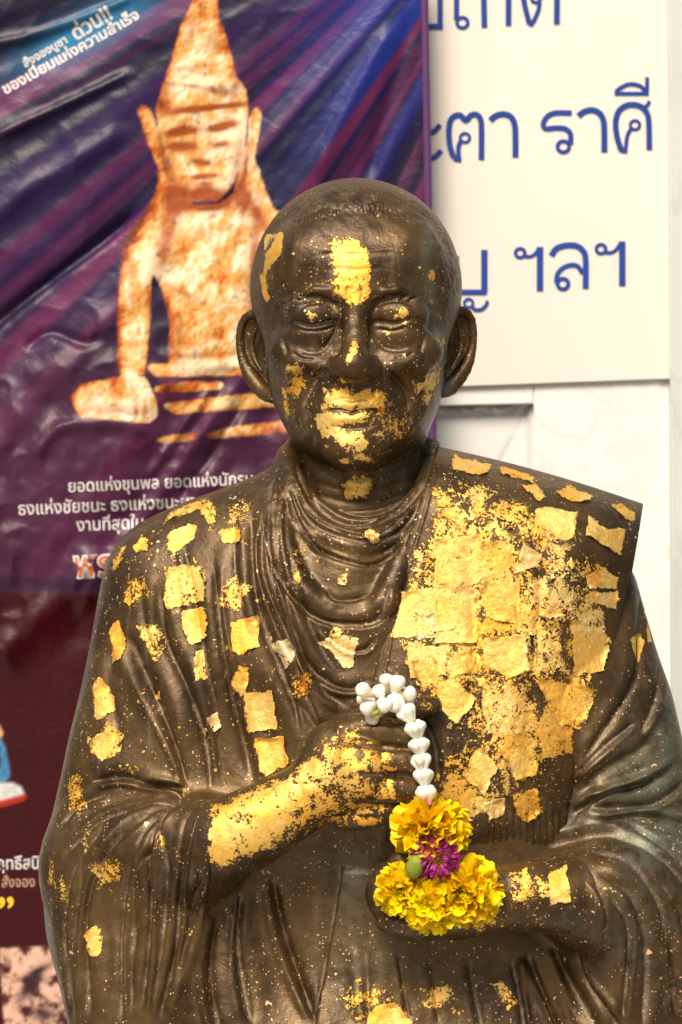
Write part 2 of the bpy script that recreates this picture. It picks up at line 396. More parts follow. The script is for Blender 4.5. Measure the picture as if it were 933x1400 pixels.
# ------------------------------------------------------------------ the statue: head
statue = empty('monk_statue', (12, 0, -110))
tag(statue, 'dark bronze bust of an old shaven monk, patched all over with gold leaf', 'statue')
SOFF = (12, 0, -110)
def rotz(a):
    c, s = math.cos(R(a)), math.sin(R(a)); return np.array([[c, s, 0], [-s, c, 0], [0, 0, 1.]])
def rotx(a):
    c, s = math.cos(R(a)), math.sin(R(a)); return np.array([[1, 0, 0], [0, c, s], [0, -s, c]])
def roty(a):
    c, s = math.cos(R(a)), math.sin(R(a)); return np.array([[c, 0, -s], [0, 1, 0], [s, 0, c]])
H0 = P(487, 440, 0); hx, _, hz = H0
f = Field((hx-118, -138, hz-186), (hx+118, 112, hz+124), 1.25)
f.ell((hx, 6, hz+32), (86, 98, 86), 0)
zz = np.array([60, 40, 20, 0, -20, -40, -55, -70, -82, -92, -102, -110, -117, -124]); zz_hw = [66, 77, 80, 78, 75, 73, 71.0, 67.5, 62.0, 56.5, 49, 39, 26, 6]
zz_f = [-84, -90, -92, -89, -90, -92, -95, -96, -97, -97, -95, -90, -82, -66]
f.loft(hz+zz, [hx, hx, hx, hx, hx, hx, hx+.5, hx+.5, hx+1, hx+1, hx+1, hx+1, hx, hx], zz_hw, zz_f, [70, 80, 84, 80, 74, 66, 60, 54, 50, 46, 40, 34, 28, 24], n=2.35, k=14, cap_bot=hz-122, cap_top=hz+46)
# neck
nb_ = P(492, 720, 0)
f.cap((hx+4, 8, hz-60), (nb_[0], 0, hz-190), 51, 58, 9)
f.ell(P(490, 664, -50), (12, 9, 13), 6)
def C(px, py, y): return P(px, py, y)
# temples a little hollow, brow ridge, frontal bosses
for s_, x in ((-1, 432), (1, 542)):
    f.ell(C(x, 352, -54), (34, 32, 30), 14)
    f.chain([C(487+s_*14, 419, -88), C(487+s_*40, 402, -92), C(487+s_*70, 403, -84), C(487+s_*98, 424, -67)], [5, 6, 5.5, 3.5], 10, 8)
f.ell(C(487, 395, -78), (22, 15, 16), 12)
# cheekbones and cheeks
for s_ in (-1, 1):
    f.ell(C(487+s_*80, 480, -63), (23, 22, 17), 10)
    f.ell(C(487+s_*60, 506, -76), (20, 20, 17), 10)
    f.ell(C(487+s_*72, 548, -92), (18, 16, 25), 12, cut=True)
# sockets
for s_, x in ((-1, 431), (1, 545)):
    f.ell(C(x, 429, -107), (30, 20, 19), 8, cut=True)
    f.ell(C(487+s_*24, 433, -108), (11, 20, 17), 8, cut=True)
    f.ell(C(x, 430, -73.5), (25, 22.5, 17), 2.0)                       # closed lid over the eye
    f.ell(C(x+s_*2, 458, -73), (22, 18, 13), 5)                      # bag below it
# nose
f.chain([C(487, 416, -86), C(486, 445, -93), C(485, 475, -103), C(484, 496, -112)], [10, 10, 10.5, 11.5], 13, 7)
f.ell(C(484, 503, -112), (13, 12, 11), 10)
for s_, x in ((-1, 463), (1, 506)):
    f.ell(C(x, 503, -100), (9.5, 13, 9), 6)
    f.ell(C(484+s_*14, 518, -108), (5, 7, 3.4), 3, cut=True)
# muzzle, lips, chin
f.ell(C(482, 558, -74), (35, 22, 34), 13)
f.chain([C(432, 563, -85), C(455, 557, -94), C(474, 553, -98), C(482, 555, -98.5), C(490, 553, -98), C(508, 556, -94), C(528, 562, -85)], [1.2, 2.8, 3.4, 3.2, 3.4, 2.8, 1.2], 3, 5)
f.chain([C(436, 567, -85), C(458, 571, -94), C(480, 573, -98), C(502, 571, -95), C(524, 566, -85)], [1.2, 3.2, 4.2, 3.4, 1.2], 3, 5)
f.chain([C(428, 564, -91), C(455, 562.5, -99), C(481, 564.5, -104), C(505, 562, -100), C(530, 562, -91)], [1.2, 1.5, 1.6, 1.5, 1.2], 1.6, 5, cut=True)
f.ell(C(484, 612, -82), (22, 19, 17), 10)
f.chain([C(448, 590, -104), C(484, 587, -109), C(520, 589, -104)], [4, 4.5, 4], 7, 8, cut=True)
# ears
def ear(s_, pts, inner, cx, cy):
    """long flaring ear: rim, back shell, hollow, inner fold and lobe; pts = outer rim in pixels from the top root to the lobe"""
    rim = [C(a, b, y) for a, b, y in pts]
    o_ = np.array(pts[1:-1], float); i_ = np.array(inner, float)
    for q in np.linspace(0, len(i_)-1, 34):                           # the shell between rim and skull
        a, b, y = (np.interp(q, range(len(o_)), o_[:, k]) for k in range(3)); a2, b2 = (np.interp(q, range(len(i_)), i_[:, k]) for k in (0, 1))
        f.cap(C(a, b, y+5), C(a2, b2, 3), 3.0, 4.5, 1.5)
    f.chain(rim, [3.0, 3.4, 3.4, 3.2, 3.2, 4.0, 6.0, 6.5, 5.0], 2.0, 5)
ear_l = [(363, 448, -12), (354, 433, -6), (342, 430, 0), (331, 443, 6), (328, 470, 8), (334, 498, 6), (347, 520, 2), (361, 536, -4), (371, 543, -12)]
ear_r = [(613, 444, -12), (622, 428, -6), (634, 425, 0), (645, 438, 6), (647, 466, 8), (641, 494, 6), (629, 514, 2), (616, 530, -4), (606, 536, -12)]
ear(-1, ear_l, [(372, 455), (372, 462), (374, 474), (376, 488), (378, 502), (380, 516), (382, 530)], 356, 482)
ear(1, ear_r, [(604, 450), (604, 458), (602, 470), (600, 484), (598, 498), (596, 512), (594, 526)], 620, 478)
for s_, xx in ((-1, 353), (1, 622)):
    f.ell(C(xx-s_*1, 470, -10), (8, 13, 23), 2.5, M=rotz(-s_*35), cut=True)
    f.ell(C(xx-s_*7, 494, -14), (6, 12, 11), 2.5, M=rotz(-s_*30), cut=True)
f.chain([C(350, 450, -8), C(345, 468, -3), C(348, 490, -5), C(358, 508, -11)], [1.8, 2.2, 2.2, 1.8], 2, 5)
f.chain([C(626, 446, -8), C(631, 464, -3), C(628, 486, -5), C(618, 504, -11)], [1.8, 2.2, 2.2, 1.8], 2, 5)
f.chain([C(368, 478, -26), C(369, 488, -28), C(367, 498, -25)], [2.5, 3.5, 2.5], 3, 5)
f.chain([C(606, 474, -26), C(605, 484, -28), C(607, 494, -25)], [2.5, 3.5, 2.5], 3, 5)
V, Q = f.mesh(); V = relax(V, Q, 2); V, Q = subdiv(V, Q); V = relax(V, Q, 1)

Hc = canvas(); GD = canvas(); PT_SHEEN = canvas(); FL = canvas(); HR = canvas()
# eye lines: lash line, upper crease, lid fold, crow's feet
groove(Hc, [(398, 438), (405, 441), (425, 445), (442, 443), (455, 439), (464, 444)], 2.4, 2.6, .12)
groove(Hc, [(399, 441), (420, 449), (443, 447), (459, 444)], 2.0, -.7)
groove(Hc, [(370, 438), (380, 444), (395, 444), (406, 440)], 2, .8)
groove(Hc, [(401, 447), (418, 452), (440, 452), (455, 447), (462, 442)], 1.8, .7)
groove(Hc, [(459, 446), (455, 460), (447, 472), (437, 480), (420, 481), (406, 474)], 3.4, 1.3)
groove(Hc, [(462, 440), (458, 455), (450, 468)], 1.8, .8)
groove(Hc, [(402, 434), (408, 424), (420, 416), (440, 415), (455, 420), (463, 430)], 2.6, .9)
groove(Hc, [(400, 414), (420, 408), (445, 410), (464, 420)], 4.5, 2.8)
groove(Hc, [(506, 441), (520, 440), (536, 443), (548, 441), (562, 437), (585, 440)], 2.4, 2.6, .1)
groove(Hc, [(505, 446), (520, 446), (537, 449), (550, 444), (565, 441), (580, 447)], 2.1, -.8)
groove(Hc, [(509, 450), (525, 451), (540, 452), (560, 447)], 1.8, .8)
groove(Hc, [(560, 437), (575, 433), (588, 436), (596, 446)], 1.8, .9)
groove(Hc, [(566, 442), (580, 444), (594, 455)], 1.7, .7)
groove(Hc, [(580, 427), (592, 434), (600, 446)], 1.6, .6)
groove(Hc, [(508, 452), (514, 464), (526, 475), (545, 479), (560, 473)], 3.4, 1.3)
groove(Hc, [(508, 434), (514, 420), (530, 412), (550, 411), (566, 418), (574, 430)], 2.6, .9)
groove(Hc, [(506, 419), (528, 408), (556, 407), (577, 418)], 4.5, 2.8)
# nostril wings, nose-to-mouth lines, mouth corners, upper lip
groove(Hc, [(453, 490), (446, 500), (447, 512), (455, 517)], 2.3, 1.2, .2)
groove(Hc, [(514, 488), (523, 499), (524, 510), (516, 516)], 2.3, 1.2, .2)
fold(Hc, [(446, 500), (434, 514), (424, 530), (416, 548), (412, 566)], 4.2, 1.3, .2)
fold(Hc, [(524, 500), (537, 514), (548, 530), (556, 548), (558, 566)], 4.2, 1.3, .2)
groove(Hc, [(424, 566), (450, 561), (468, 560.5), (482, 565), (496, 560.5), (514, 560), (534, 563)], 1.8, 1.5, .22)
groove(Hc, [(446, 580), (464, 585), (484, 586), (506, 583), (520, 577)], 3, 1.1, .25)
groove(Hc, [(446, 550), (470, 545), (482, 548), (494, 545), (516, 549)], 2.2, .7, .25)
for a_ in ([(380, 455), (388, 470), (392, 488)], [(398, 480), (412, 490), (432, 490)], [(585, 452), (578, 470), (574, 486)], [(568, 480), (555, 489), (538, 488)], [(400, 530), (396, 552), (400, 575)], [(575, 528), (580, 550), (574, 574)], [(408, 560), (410, 580), (418, 598)], [(562, 560), (560, 578), (552, 596)], [(446, 528), (450, 536), (449, 544)], [(515, 528), (512, 536), (514, 544)]): groove(Hc, a_, 3, 1.25)
Hc += (fbm(Hc.shape, 34, 3, 81)-.5)*1.6+(fbm(Hc.shape, 9, 2, 82)-.5)*.35
groove(Hc, [(428, 562), (422, 566), (419, 574)], 3.5, 1.2)
groove(Hc, [(530, 560), (538, 563), (541, 571)], 3.5, 1.2)
groove(Hc, [(483, 522), (482, 532), (482, 542)], 4, 1.0)
fold(Hc, [(434, 590), (428, 600), (430, 612)], 4, .6)
fold(Hc, [(536, 588), (544, 600), (542, 612)], 4, .6)
for dx in (0, 9, 18): groove(Hc, [(566+dx, 545-dx), (572+dx, 560-dx), (570+dx, 580-dx)], 3, .5)
# forehead creases
groove(Hc, [(420, 352), (455, 346), (490, 348), (530, 345), (560, 352)], 3.5, .6)
groove(Hc, [(432, 372), (460, 367), (488, 369), (520, 366), (548, 372)], 3.5, .55)
groove(Hc, [(478, 390), (476, 402), (479, 414)], 3, .9); groove(Hc, [(493, 390), (496, 402), (493, 414)], 3, .9)
# brows: rows of chased hairs
rb = np.random.default_rng(3)
for s_ in (-1, 1):
    for i in range(40):
        u = i/39; x = 487+s_*(22+u*82); y = 410-14*math.sin(u*2.2)+u*18
        for j in range(2):
            yy = y+rb.uniform(-4, 4); a = s_*(7+3*u); groove(Hc, [(x, yy+3), (x+a*.5, yy-1), (x+a, yy-1+u*3)], 1.3, -.45+.1*rb.random(), .2)
    for i in range(7):
        y = 430+i*4.2; x = 487+s_*100; groove(Hc, [(x, y-5), (x+s_*8, y), (x+s_*14, y+7)], 1.3, .5)
# chased stubble over the crown, edge of the hair
for i in range(900):
    x = rb.uniform(408, 575); k = (x-487)/95; y0 = 272+10*k*k*4; y = y0+rb.normal(0, 5) if rb.random() < .5 else rb.uniform(250, y0+8)
    a = rb.normal(0, 2)+k*5; l = rb.uniform(3, 8); groove(Hc, [(x, y), (x+a*.5, y+l*.5), (x+a, y+l)], 1.1, rb.choice([-.12, .1]), .15)
for i in range(420):
    y = rb.uniform(300, 440); x = rb.uniform(598, 632); groove(Hc, [(x, y), (x+1.5, y+6), (x+3, y+11)], 1.2, rb.choice([-.3, .3]), .15)
HD = canvas(); HD += .42*pmask([(398, 292), (430, 283), (487, 285), (545, 286), (580, 300), (560, 262), (520, 250), (455, 250), (420, 262)], 6)*(.5+fbm(HD.shape, 10, 3, 95))
for row in range(6):
    for x in np.arange(404, 582, 3.4):
        k = (x-487)/95; x_ = x+rb.normal(0, .8); y_ = 257+row*5.5+9*k*k*3+rb.normal(0, 1.2); l = rb.uniform(4.5, 8); a_ = k*4+rb.normal(0, .8)
        groove(Hc, [(x_, y_), (x_+a_*.5, y_+l*.5), (x_+a_, y_+l)], 1.15, -.62, .2)
Hc += .7*pmask([(398, 294), (420, 287), (455, 284), (487, 287), (520, 284), (548, 288), (580, 302), (596, 330), (604, 370), (606, 440), (700, 440), (700, 150), (300, 150), (330, 330), (360, 320)], 1.6)
groove(Hc, [(398, 294), (420, 285), (455, 280), (487, 283), (520, 280), (548, 286), (580, 302), (596, 330), (604, 370), (606, 410)], 3.0, -.35, .1)
# neck bands
for i, yy in enumerate((650, 668, 684)): groove(Hc, [(420, yy-14), (450, yy-3), (490, yy+4), (535, yy-2), (572, yy-18)], 4, .9)
HR[:] = pmask([(395, 295), (455, 281), (520, 281), (590, 310), (604, 370), (606, 450), (700, 450), (700, 150), (300, 150), (300, 420), (346, 400), (352, 350)], 5)
# gilding on the face
def G(x, y, rx, ry, v=1., rot=0): blob(GD, x, y, rx, ry, v, rot)
GDm = .60*pmask([(452, 322), (480, 328), (500, 330), (505, 350), (508, 375), (504, 410), (490, 420), (470, 412), (456, 395), (455, 372), (450, 350)], 4.5)
GD += GDm; G(478, 368, 30, 50, .34); G(370, 345, 8, 20, 0)
GD += 1.1*pmask([(361, 320), (388, 318), (383, 352), (371, 362), (364, 374), (360, 372), (362, 352)], 1.3)
GD += .9*pmask([(355, 376), (362, 372), (366, 398), (370, 410), (364, 414), (358, 398)], 1.6)
G(590, 377, 6, 9, .8); G(604, 396, 4, 5, .7); G(606, 410, 3, 8, .6); G(603, 432, 4, 8, .5); G(603, 466, 6, 11, .85, -10)
G(432, 432, 5, 4, .7); G(425, 428, 9, 6, .35); G(552, 425, 7, 8, .6); G(541, 432, 3, 3, .8); G(530, 456, 5, 3, .4)
G(484, 468, 7, 9, .5); G(478, 488, 5, 12, .75, 20); G(487, 478, 6, 10, .5); G(469, 521, 9, 4, .85, 25)
G(404, 512, 18, 16, .5); G(408, 522, 14, 8, .35); G(396, 535, 14, 6, .45, -15); G(391, 560, 4, 26, .6, -6); G(393, 500, 4, 14, .4); G(402, 598, 9, 6, .6)
G(588, 520, 16, 24, .62, 20); G(597, 508, 7, 18, .4, 12); G(571, 530, 14, 8, .42, -25); G(585, 548, 5, 12, .5, 5)
GD += .66*pmask([(436, 556), (446, 542), (470, 538), (487, 545), (524, 540), (527, 560), (520, 574), (482, 582), (446, 574), (436, 564)], 5)
GD += .65*pmask([(438, 546), (450, 532), (485, 530), (525, 532), (524, 546), (484, 552)], 4)
GD += .95*pmask([(430, 566), (456, 570), (470, 578), (472, 590), (485, 598), (478, 606), (468, 610), (458, 602), (440, 596), (432, 582)], 3)
G(448, 610, 7, 4, .8); G(492, 598, 22, 14, .38); G(486, 612, 18, 12, .4); G(545, 585, 20, 22, .36); G(532, 580, 14, 16, .2)
G(490, 628, 26, 6, .62); G(505, 630, 8, 5, .4); G(472, 631, 7, 4, .5); G(565, 600, 12, 16, .25); G(546, 625, 24, 8, .3)
G(528, 548, 22, 12, .25)
GD += .9*pmask([(467, 664), (478, 650), (495, 648), (511, 654), (511, 668), (502, 683), (473, 684)], 2.5)
groove(GD, [(426, 566), (450, 561.5), (468, 561), (482, 565), (496, 561), (514, 560.5), (532, 563)], 2.0, .42, .25); groove(GD, [(450, 581), (481, 585), (510, 581)], 3, .35, .1); groove(GD, [(484, 530), (483, 550)], 4, .25)
for gx_, gy_, ga_, gb_, gv_ in ((560, 500, 20, 12, .2), (520, 600, 30, 20, .25), (440, 500, 20, 14, .12), (575, 560, 14, 24, .25), (410, 545, 14, 20, .22), (430, 430, 20, 9, .22), (548, 428, 22, 10, .22), (590, 400, 12, 30, .2)): blob(GD, gx_, gy_, ga_, gb_, gv_)
GD *= .45+1.0*fbm(GD.shape, 15, 4, 91, .65)
PT_SHEEN += .8*pmask([(580, 300), (592, 320), (594, 360), (604, 420), (610, 470), (604, 500), (596, 470), (586, 430), (572, 380), (574, 340)], 7)  # cool sky reflection down the right of the head, painted into the colour
PT_SHEEN += .7*pmask([(600, 505), (625, 505), (618, 545), (600, 545)], 5)+.6*pmask([(560, 625), (605, 590), (590, 660), (560, 680), (535, 690), (545, 650)], 8); blob(PT_SHEEN, 500, 478, 10, 26, .25)
PT_SHEEN *= .8
FL += .3; blob(FL, 490, 400, 110, 60, .25); blob(FL, 487, 262, 90, 30, -.2); blob(FL, 480, 360, 60, 70, .5); blob(FL, 405, 515, 40, 40, .8); blob(FL, 485, 590, 90, 50, .95); blob(FL, 560, 440, 60, 40, .6); blob(FL, 560, 530, 50, 50, .7); blob(FL, 490, 670, 60, 30, .5); blob(FL, 430, 440, 40, 20, .4)

def finish(name, V, Q, H, parent, gold=None, pat_sheen=None, dust=.7, fleck=None, hair=None, mat='bronze', dmm=1.0, extra=None):
    N = normals(V, Q); u, v = px_of(V)
    view = V-np.array([0, -CAMD, CAMZ]); view /= np.linalg.norm(view, axis=1)[:, None]
    wgt = sm(.02, .35, -(N*view).sum(1))
    d = samp(H, u, v)*wgt*dmm
    cav = samp(blur(H, 5)-H, u, v)*wgt
    V2 = V+N*d[:, None]
    o = mesh_np(name, V2, Q, M[mat], parent, off=SOFF)
    g = samp(gold, u, v)*wgt if gold is not None else np.zeros(len(V))
    attr(o, 'gold', g); attr(o, 'patina', samp(pat_sheen, u, v)*sm(-.3, .1, wgt) if pat_sheen is not None else np.zeros(len(V)))
    attr(o, 'dust', np.clip((cav-.18)*dust*1.5, 0, .8)+(samp(extra, u, v)*wgt if extra is not None else 0)); attr(o, 'fleck', samp(fleck, u, v) if fleck is not None else np.full(len(V), .3))
    attr(o, 'hair', samp(hair, u, v)*sm(60, 20, V[:, 1]*0) if hair is not None else np.zeros(len(V)))
    return o, V2, N
head, HV, HN = finish('head', V, Q, Hc, statue, GD, PT_SHEEN, .45, FL, HR, extra=HD)
HQ = Q

# ------------------------------------------------------------------ the statue: robe and body
def Z0(py): return CAMZ+(700-py)*K
def X0(px): return (px-466.5)*K
f = Field((-262, -190, -125), (318, 150, 495), 2.5)
prof = [  # py, left px, right px, front y, back y
 (585, 455, 540, 8, 40), (610, 418, 580, -14, 60), (632, 385, 606, -30, 74), (650, 352, 630, -40, 84), (668, 305, 670, -48, 92), (686, 248, 720, -56, 98), (705, 210, 765, -64, 104),
 (730, 183, 800, -74, 108), (770, 161, 826, -86, 112), (820, 150, 852, -95, 114), (880, 143, 882, -101, 116), (940, 128, 914, -106, 116), (1000, 106, 930, -108, 116), (1060, 92, 940, -110, 118),
 (1110, 78, 948, -110, 120), (1170, 64, 956, -112, 124), (1215, 58, 960, -114, 128), (1280, 63, 962, -118, 134), (1340, 80, 958, -124, 140), (1400, 94, 950, -130, 144), (1500, 100, 945, -138, 146), (1620, 60, 985, -150, 148)]
pr = np.array(prof, float)
f.loft(Z0(pr[:, 0]), (X0(pr[:, 1])+X0(pr[:, 2]))/2, (pr[:, 2]-pr[:, 1])*K/2, pr[:, 3], pr[:, 4], y0=5, n=2.15, k=0, cap_top=Z0(600), cap_bot=-112)
# scoop between the arms: the belly lies back behind forearms and sleeves
f.ell(C(400, 1260, -128), (70, 38, 95), 16, cut=True)
f.ell(C(620, 1330, -150), (110, 38, 70), 16, cut=True)
f.ell(C(760, 1085, -100), (30, 28, 50), 14, cut=True)
f.ell(C(300, 1010, -112), (50, 26, 60), 16, cut=True)
f.cap(C(492, 590, 0), C(492, 672, -6), 55, 52, 10, cut=True)
f.ell(C(494, 738, -26), (52, 38, 30), 6)
# collar rolls
f.chain([C(404, 606, 20), C(396, 650, -30), C(425, 715, -62), C(480, 742, -78), C(545, 722, -66), (C(585, 665, -36)), C(590, 612, 14)], [8, 10, 12, 13, 12, 10, 8], 12, 10)
f.chain([C(390, 625, 0), C(380, 700, -54), C(398, 780, -84), C(450, 835, -92), C(505, 838, -92), C(535, 800, -92), C(580, 690, -60)], [6, 9, 10, 10, 10, 9, 6], 12, 10)
f.ell(C(478, 790, -74), (26, 18, 24), 14)
# upper arms inside the robe, sleeves
f.cap(C(226, 800, -8), C(134, 1190, -22), 46, 36, 20)
f.cap(C(800, 815, 8), C(872, 1180, -25), 42, 44, 18)
# left sleeve: gathered round the forearm, then hanging
f.cap(C(134, 1180, -34), C(276, 1160, -108), 43, 38, 16)
f.cap(C(150, 1230, -40), C(175, 1420, -60), 44, 42, 20)
f.cap(C(240, 1200, -84), C(215, 1420, -78), 32, 30, 18)
# right sleeve wrapping the other forearm
f.cap(C(895, 1210, -40), C(808, 1232, -124), 50, 40, 20)
f.cap(C(900, 1260, -60), C(880, 1450, -70), 46, 44, 20)
f.cap(C(845, 1270, -104), C(850, 1430, -98), 30, 30, 18)
# lap far below
f.loft([Z0(1430), Z0(1500), Z0(1620)], [25, 25, 25], [200, 235, 255], [-150, -185, -188], [120, 130, 140], y0=-10, n=2.6, k=25, cap_bot=-112, cap_top=Z0(1445))
V, Q = f.mesh(); V = relax(V, Q, 2); V, Q = subdiv(V, Q); V = relax(V, Q, 1)

B = canvas()
F_ = lambda pts, w_=7, h=3.0, t=.2: fold(B, pts, w_, h, t)
# long folds from the shoulder down to the pinch at the elbow
F_([(215, 790), (227, 872), (254, 935), (276, 1012), (290, 1088)], 8, 4.0)
F_([(172, 860), (209, 953), (240, 1025), (258, 1084)], 8, 4.0)
F_([(292, 760), (299, 845), (317, 935), (335, 1025), (350, 1085)], 8, 3.6)
F_([(345, 690), (348, 800), (366, 872), (395, 960), (412, 1012)], 8, 3.6)
F_([(250, 735), (262, 800), (282, 900), (302, 990)], 6, 1.8)
F_([(190, 780), (195, 850), (215, 900)], 7, 1.4)
F_([(150, 880), (150, 950), (165, 1010)], 8, 1.6)
F_([(322, 700), (325, 800), (345, 890)], 6, 1.4)
edge(B, [(378, 640), (369, 700), (372, 760), (386, 830), (416, 935), (446, 1005)], 4.2, 1.6, 26, .08)
groove(B, [(390, 640), (380, 700), (382, 760), (396, 830), (426, 930)], 5, 2.6)
groove(B, [(405, 640), (392, 700), (396, 760), (415, 830), (450, 905), (490, 930)], 5, 2.4)
# folds of the cowl round the neck
for pts, w_, h in ([[(409, 612), (427, 664), (469, 698), (507, 704), (546, 688), (586, 640)], 3.0, 2.4], [[(402, 628), (418, 675), (462, 713), (507, 717), (552, 698), (588, 654)], 3.0, 2.2],
                   [[(399, 650), (420, 694), (462, 726), (512, 730), (556, 706)], 2.6, 1.6], [[(398, 664), (427, 716), (478, 738), (520, 741), (549, 722), (575, 690)], 3.2, 2.6],
                   [[(401, 706), (436, 751), (494, 770), (520, 769), (550, 748)], 4.2, 2.6], [[(395, 670), (410, 720), (440, 762)], 3.2, 1.6]): fold(B, pts, w_, h*.72, .12, -1)
edge(B, [(372, 664), (372, 761), (404, 822), (433, 846), (475, 854), (517, 848), (536, 800)][::-1], 4.5, 1.5, 34, .06)
F_([(359, 720), (366, 793), (404, 880), (443, 928), (481, 945), (506, 925)], 6, 3.2, .1)
F_([(388, 831), (420, 905), (446, 945), (480, 968)], 5, 2.2)
F_([(436, 856), (470, 885), (498, 890), (515, 872)], 5, 1.8)
fold(B, [(446, 805), (460, 818), (485, 820), (505, 812)], 5, 1.6, .2)
F_([(400, 950), (430, 990), (470, 1010)], 6, 2.2)
# pinch at the left elbow
F_([(124, 1068), (165, 1060), (215, 1072), (262, 1090)], 6, 4.6, .12)
for pts in ([(262, 1092), (200, 1100), (140, 1125), (82, 1175)], [(262, 1094), (215, 1108), (165, 1140), (120, 1200)], [(258, 1080), (220, 1072), (180, 1075)], [(150, 1085), (110, 1100), (80, 1130)]): F_(pts, 4.5, 2.2)
for pts, h in (([(270, 1094), (234, 1104), (207, 1158), (204, 1250), (192, 1395)], 3.0), ([(292, 1090), (262, 1120), (250, 1200), (242, 1300), (215, 1405)], 3.4), ([(245, 1098), (195, 1140), (172, 1230), (165, 1410)], 2.6),
               ([(205, 1104), (145, 1165), (118, 1250), (122, 1405)], 2.4), ([(305, 1086), (284, 1125), (273, 1200), (262, 1270), (240, 1350)], 3.4), ([(150, 1120), (98, 1190), (86, 1280), (100, 1405)], 2.2),
               ([(258, 1094), (222, 1122), (228, 1200), (222, 1300), (205, 1400)], 1.6), ([(225, 1140), (186, 1200), (182, 1300), (178, 1400)], 1.8)): F_(pts, 5.5, h, .15)
edge(B, [(300, 1090), (284, 1130), (278, 1190), (262, 1255), (250, 1320)], 3.2, 1.4, 18, .1)
# robe over the belly
for pts, h in (([(331, 1218), (326, 1296), (345, 1405)], 4), ([(372, 1195), (391, 1278), (432, 1400)], 4.5), ([(300, 1250), (290, 1330), (300, 1420)], 4),
               ([(500, 1290), (505, 1400)], 2.0), ([(545, 1300), (560, 1400)], 1.6), ([(640, 1310), (660, 1410)], 1.8), ([(720, 1300), (735, 1340), (770, 1420)], 3.6),
               ([(755, 1290), (775, 1340), (820, 1420)], 3.6), ([(700, 1310), (710, 1360), (720, 1420)], 2.6), ([(785, 1290), (800, 1340), (850, 1410)], 2.6), ([(590, 1310), (600, 1400)], 1.2)): F_(pts, 6.5, h, .15)
edge(B, [(470, 1180), (458, 1260), (445, 1330), (428, 1420)], 5, 1.3, 40, .05)
# right sleeve
for pts, w_, h in (([(732, 1165), (780, 1148), (840, 1140), (905, 1175), (960, 1240)], 6, 3.2), ([(800, 1160), (861, 1176), (899, 1225), (915, 1290), (926, 1400)], 7, 3.4), ([(815, 1190), (861, 1222), (883, 1280), (888, 1345), (877, 1420)], 7, 3.0),
                  ([(832, 1220), (856, 1260), (862, 1315), (850, 1400)], 6, 2.4), ([(860, 1130), (920, 1165), (960, 1210)], 6, 2.6), ([(900, 1200), (935, 1270), (950, 1400)], 6, 2.6),
                  ([(780, 1115), (830, 1086), (880, 1074), (930, 1040)], 8, 4.0), ([(790, 1085), (840, 1050), (880, 1020), (910, 985)], 8, 3.4), ([(800, 1105), (856, 1103), (899, 1092), (945, 1060)], 7, 3.4), ([(785, 1062), (830, 1020), (870, 985)], 6, 2.4),
                  ([(800, 1090), (840, 1075), (890, 1055)], 4, -2.0), ([(880, 790), (884, 860), (870, 930), (830, 1000), (790, 1050)], 8, 2.6), ([(905, 900), (900, 960), (870, 1010)], 7, 2.2), ([(820, 1125), (880, 1118), (950, 1130)], 6, 2.6)): fold(B, pts, w_, h, .15)
edge(B, [(775, 1180), (812, 1212), (828, 1250), (822, 1290), (800, 1315)][::-1], 3.4, 1.4, 18, .12)
B += (fbm(B.shape, 120, 3, 5)-.5)*3+(fbm(B.shape, 26, 3, 6)-.5)*1.0
GB = canvas(); PB = canvas(); FB = canvas()+.45
blob(FB, 250, 900, 150, 250, .3); blob(FB, 470, 800, 90, 90, .5); blob(FB, 350, 1250, 140, 120, .4); blob(FB, 880, 1250, 90, 140, .5); blob(FB, 750, 950, 60, 120, .3)
for a in ((880, 1060, 70, 70, .65), (905, 1150, 60, 40, .55), (920, 900, 24, 120, .55), (880, 1260, 50, 90, .32), (500, 1300, 60, 60, .35), (590, 650, 14, 50, .4), (780, 1120, 50, 40, .35), (480, 1190, 30, 40, .55)): blob(PB, *a)
for a in ((312, 725, 26, 30, .30), (330, 905, 40, 50, .28), (185, 810, 30, 25, .3), (240, 760, 40, 50, .25), (150, 1180, 30, 30, .32), (102, 1085, 12, 30, .5), (70, 1190, 6, 26, .6), (85, 1210, 8, 24, .5), (405, 790, 8, 18, .6), (420, 935, 20, 16, .5), (500, 1370, 50, 40, .35), (340, 1340, 60, 40, .12),
          (470, 880, 20, 20, .4), (255, 1080, 10, 6, .6), (180, 1050, 10, 14, .55), (880, 1200, 26, 16, .2), (220, 1160, 6, 40, .4), (110, 1130, 10, 40, .3), (225, 1000, 40, 40, .15), (600, 1370, 120, 40, .22)): blob(GB, *a)
robe, RV, RN = finish('robe', V, Q, B, statue, GB, PB, .5, FB)
RQ = Q

# the folded cloth laid flat over the left shoulder: a thick stiff panel with a square corner
NU, NV_ = 190, 270
u_ = np.linspace(0, 1, NU); v_ = np.linspace(0, 1, NV_)
Lp = np.array([(600, 611), (588, 650), (571, 700), (552, 755), (534, 825), (520, 889), (508, 945), (500, 1010), (500, 1080), (505, 1245)], float)
Rp = np.array([(879, 689), (872, 735), (864, 780), (850, 830), (838, 880), (822, 935), (806, 990), (790, 1045), (776, 1100), (768, 1245)], float)
t_ = np.linspace(0, 1, len(Lp)); Lx = np.stack([np.interp(v_, t_, Lp[:, i]) for i in (0, 1)], 1); Rx = np.stack([np.interp(v_, t_, Rp[:, i]) for i in (0, 1)], 1)
bow = np.sin(np.pi*u_)**1.0
PX = Lx[:, None, 0]*(1-u_)+Rx[:, None, 0]*u_; PY = Lx[:, None, 1]*(1-u_)+Rx[:, None, 1]*u_
PY = PY-np.exp(-v_[:, None]*12)*5*np.sin(np.pi*u_)
topd = (PY-(Lx[0, 1]*(1-u_)+Rx[0, 1]*u_))            # px below the shoulder line
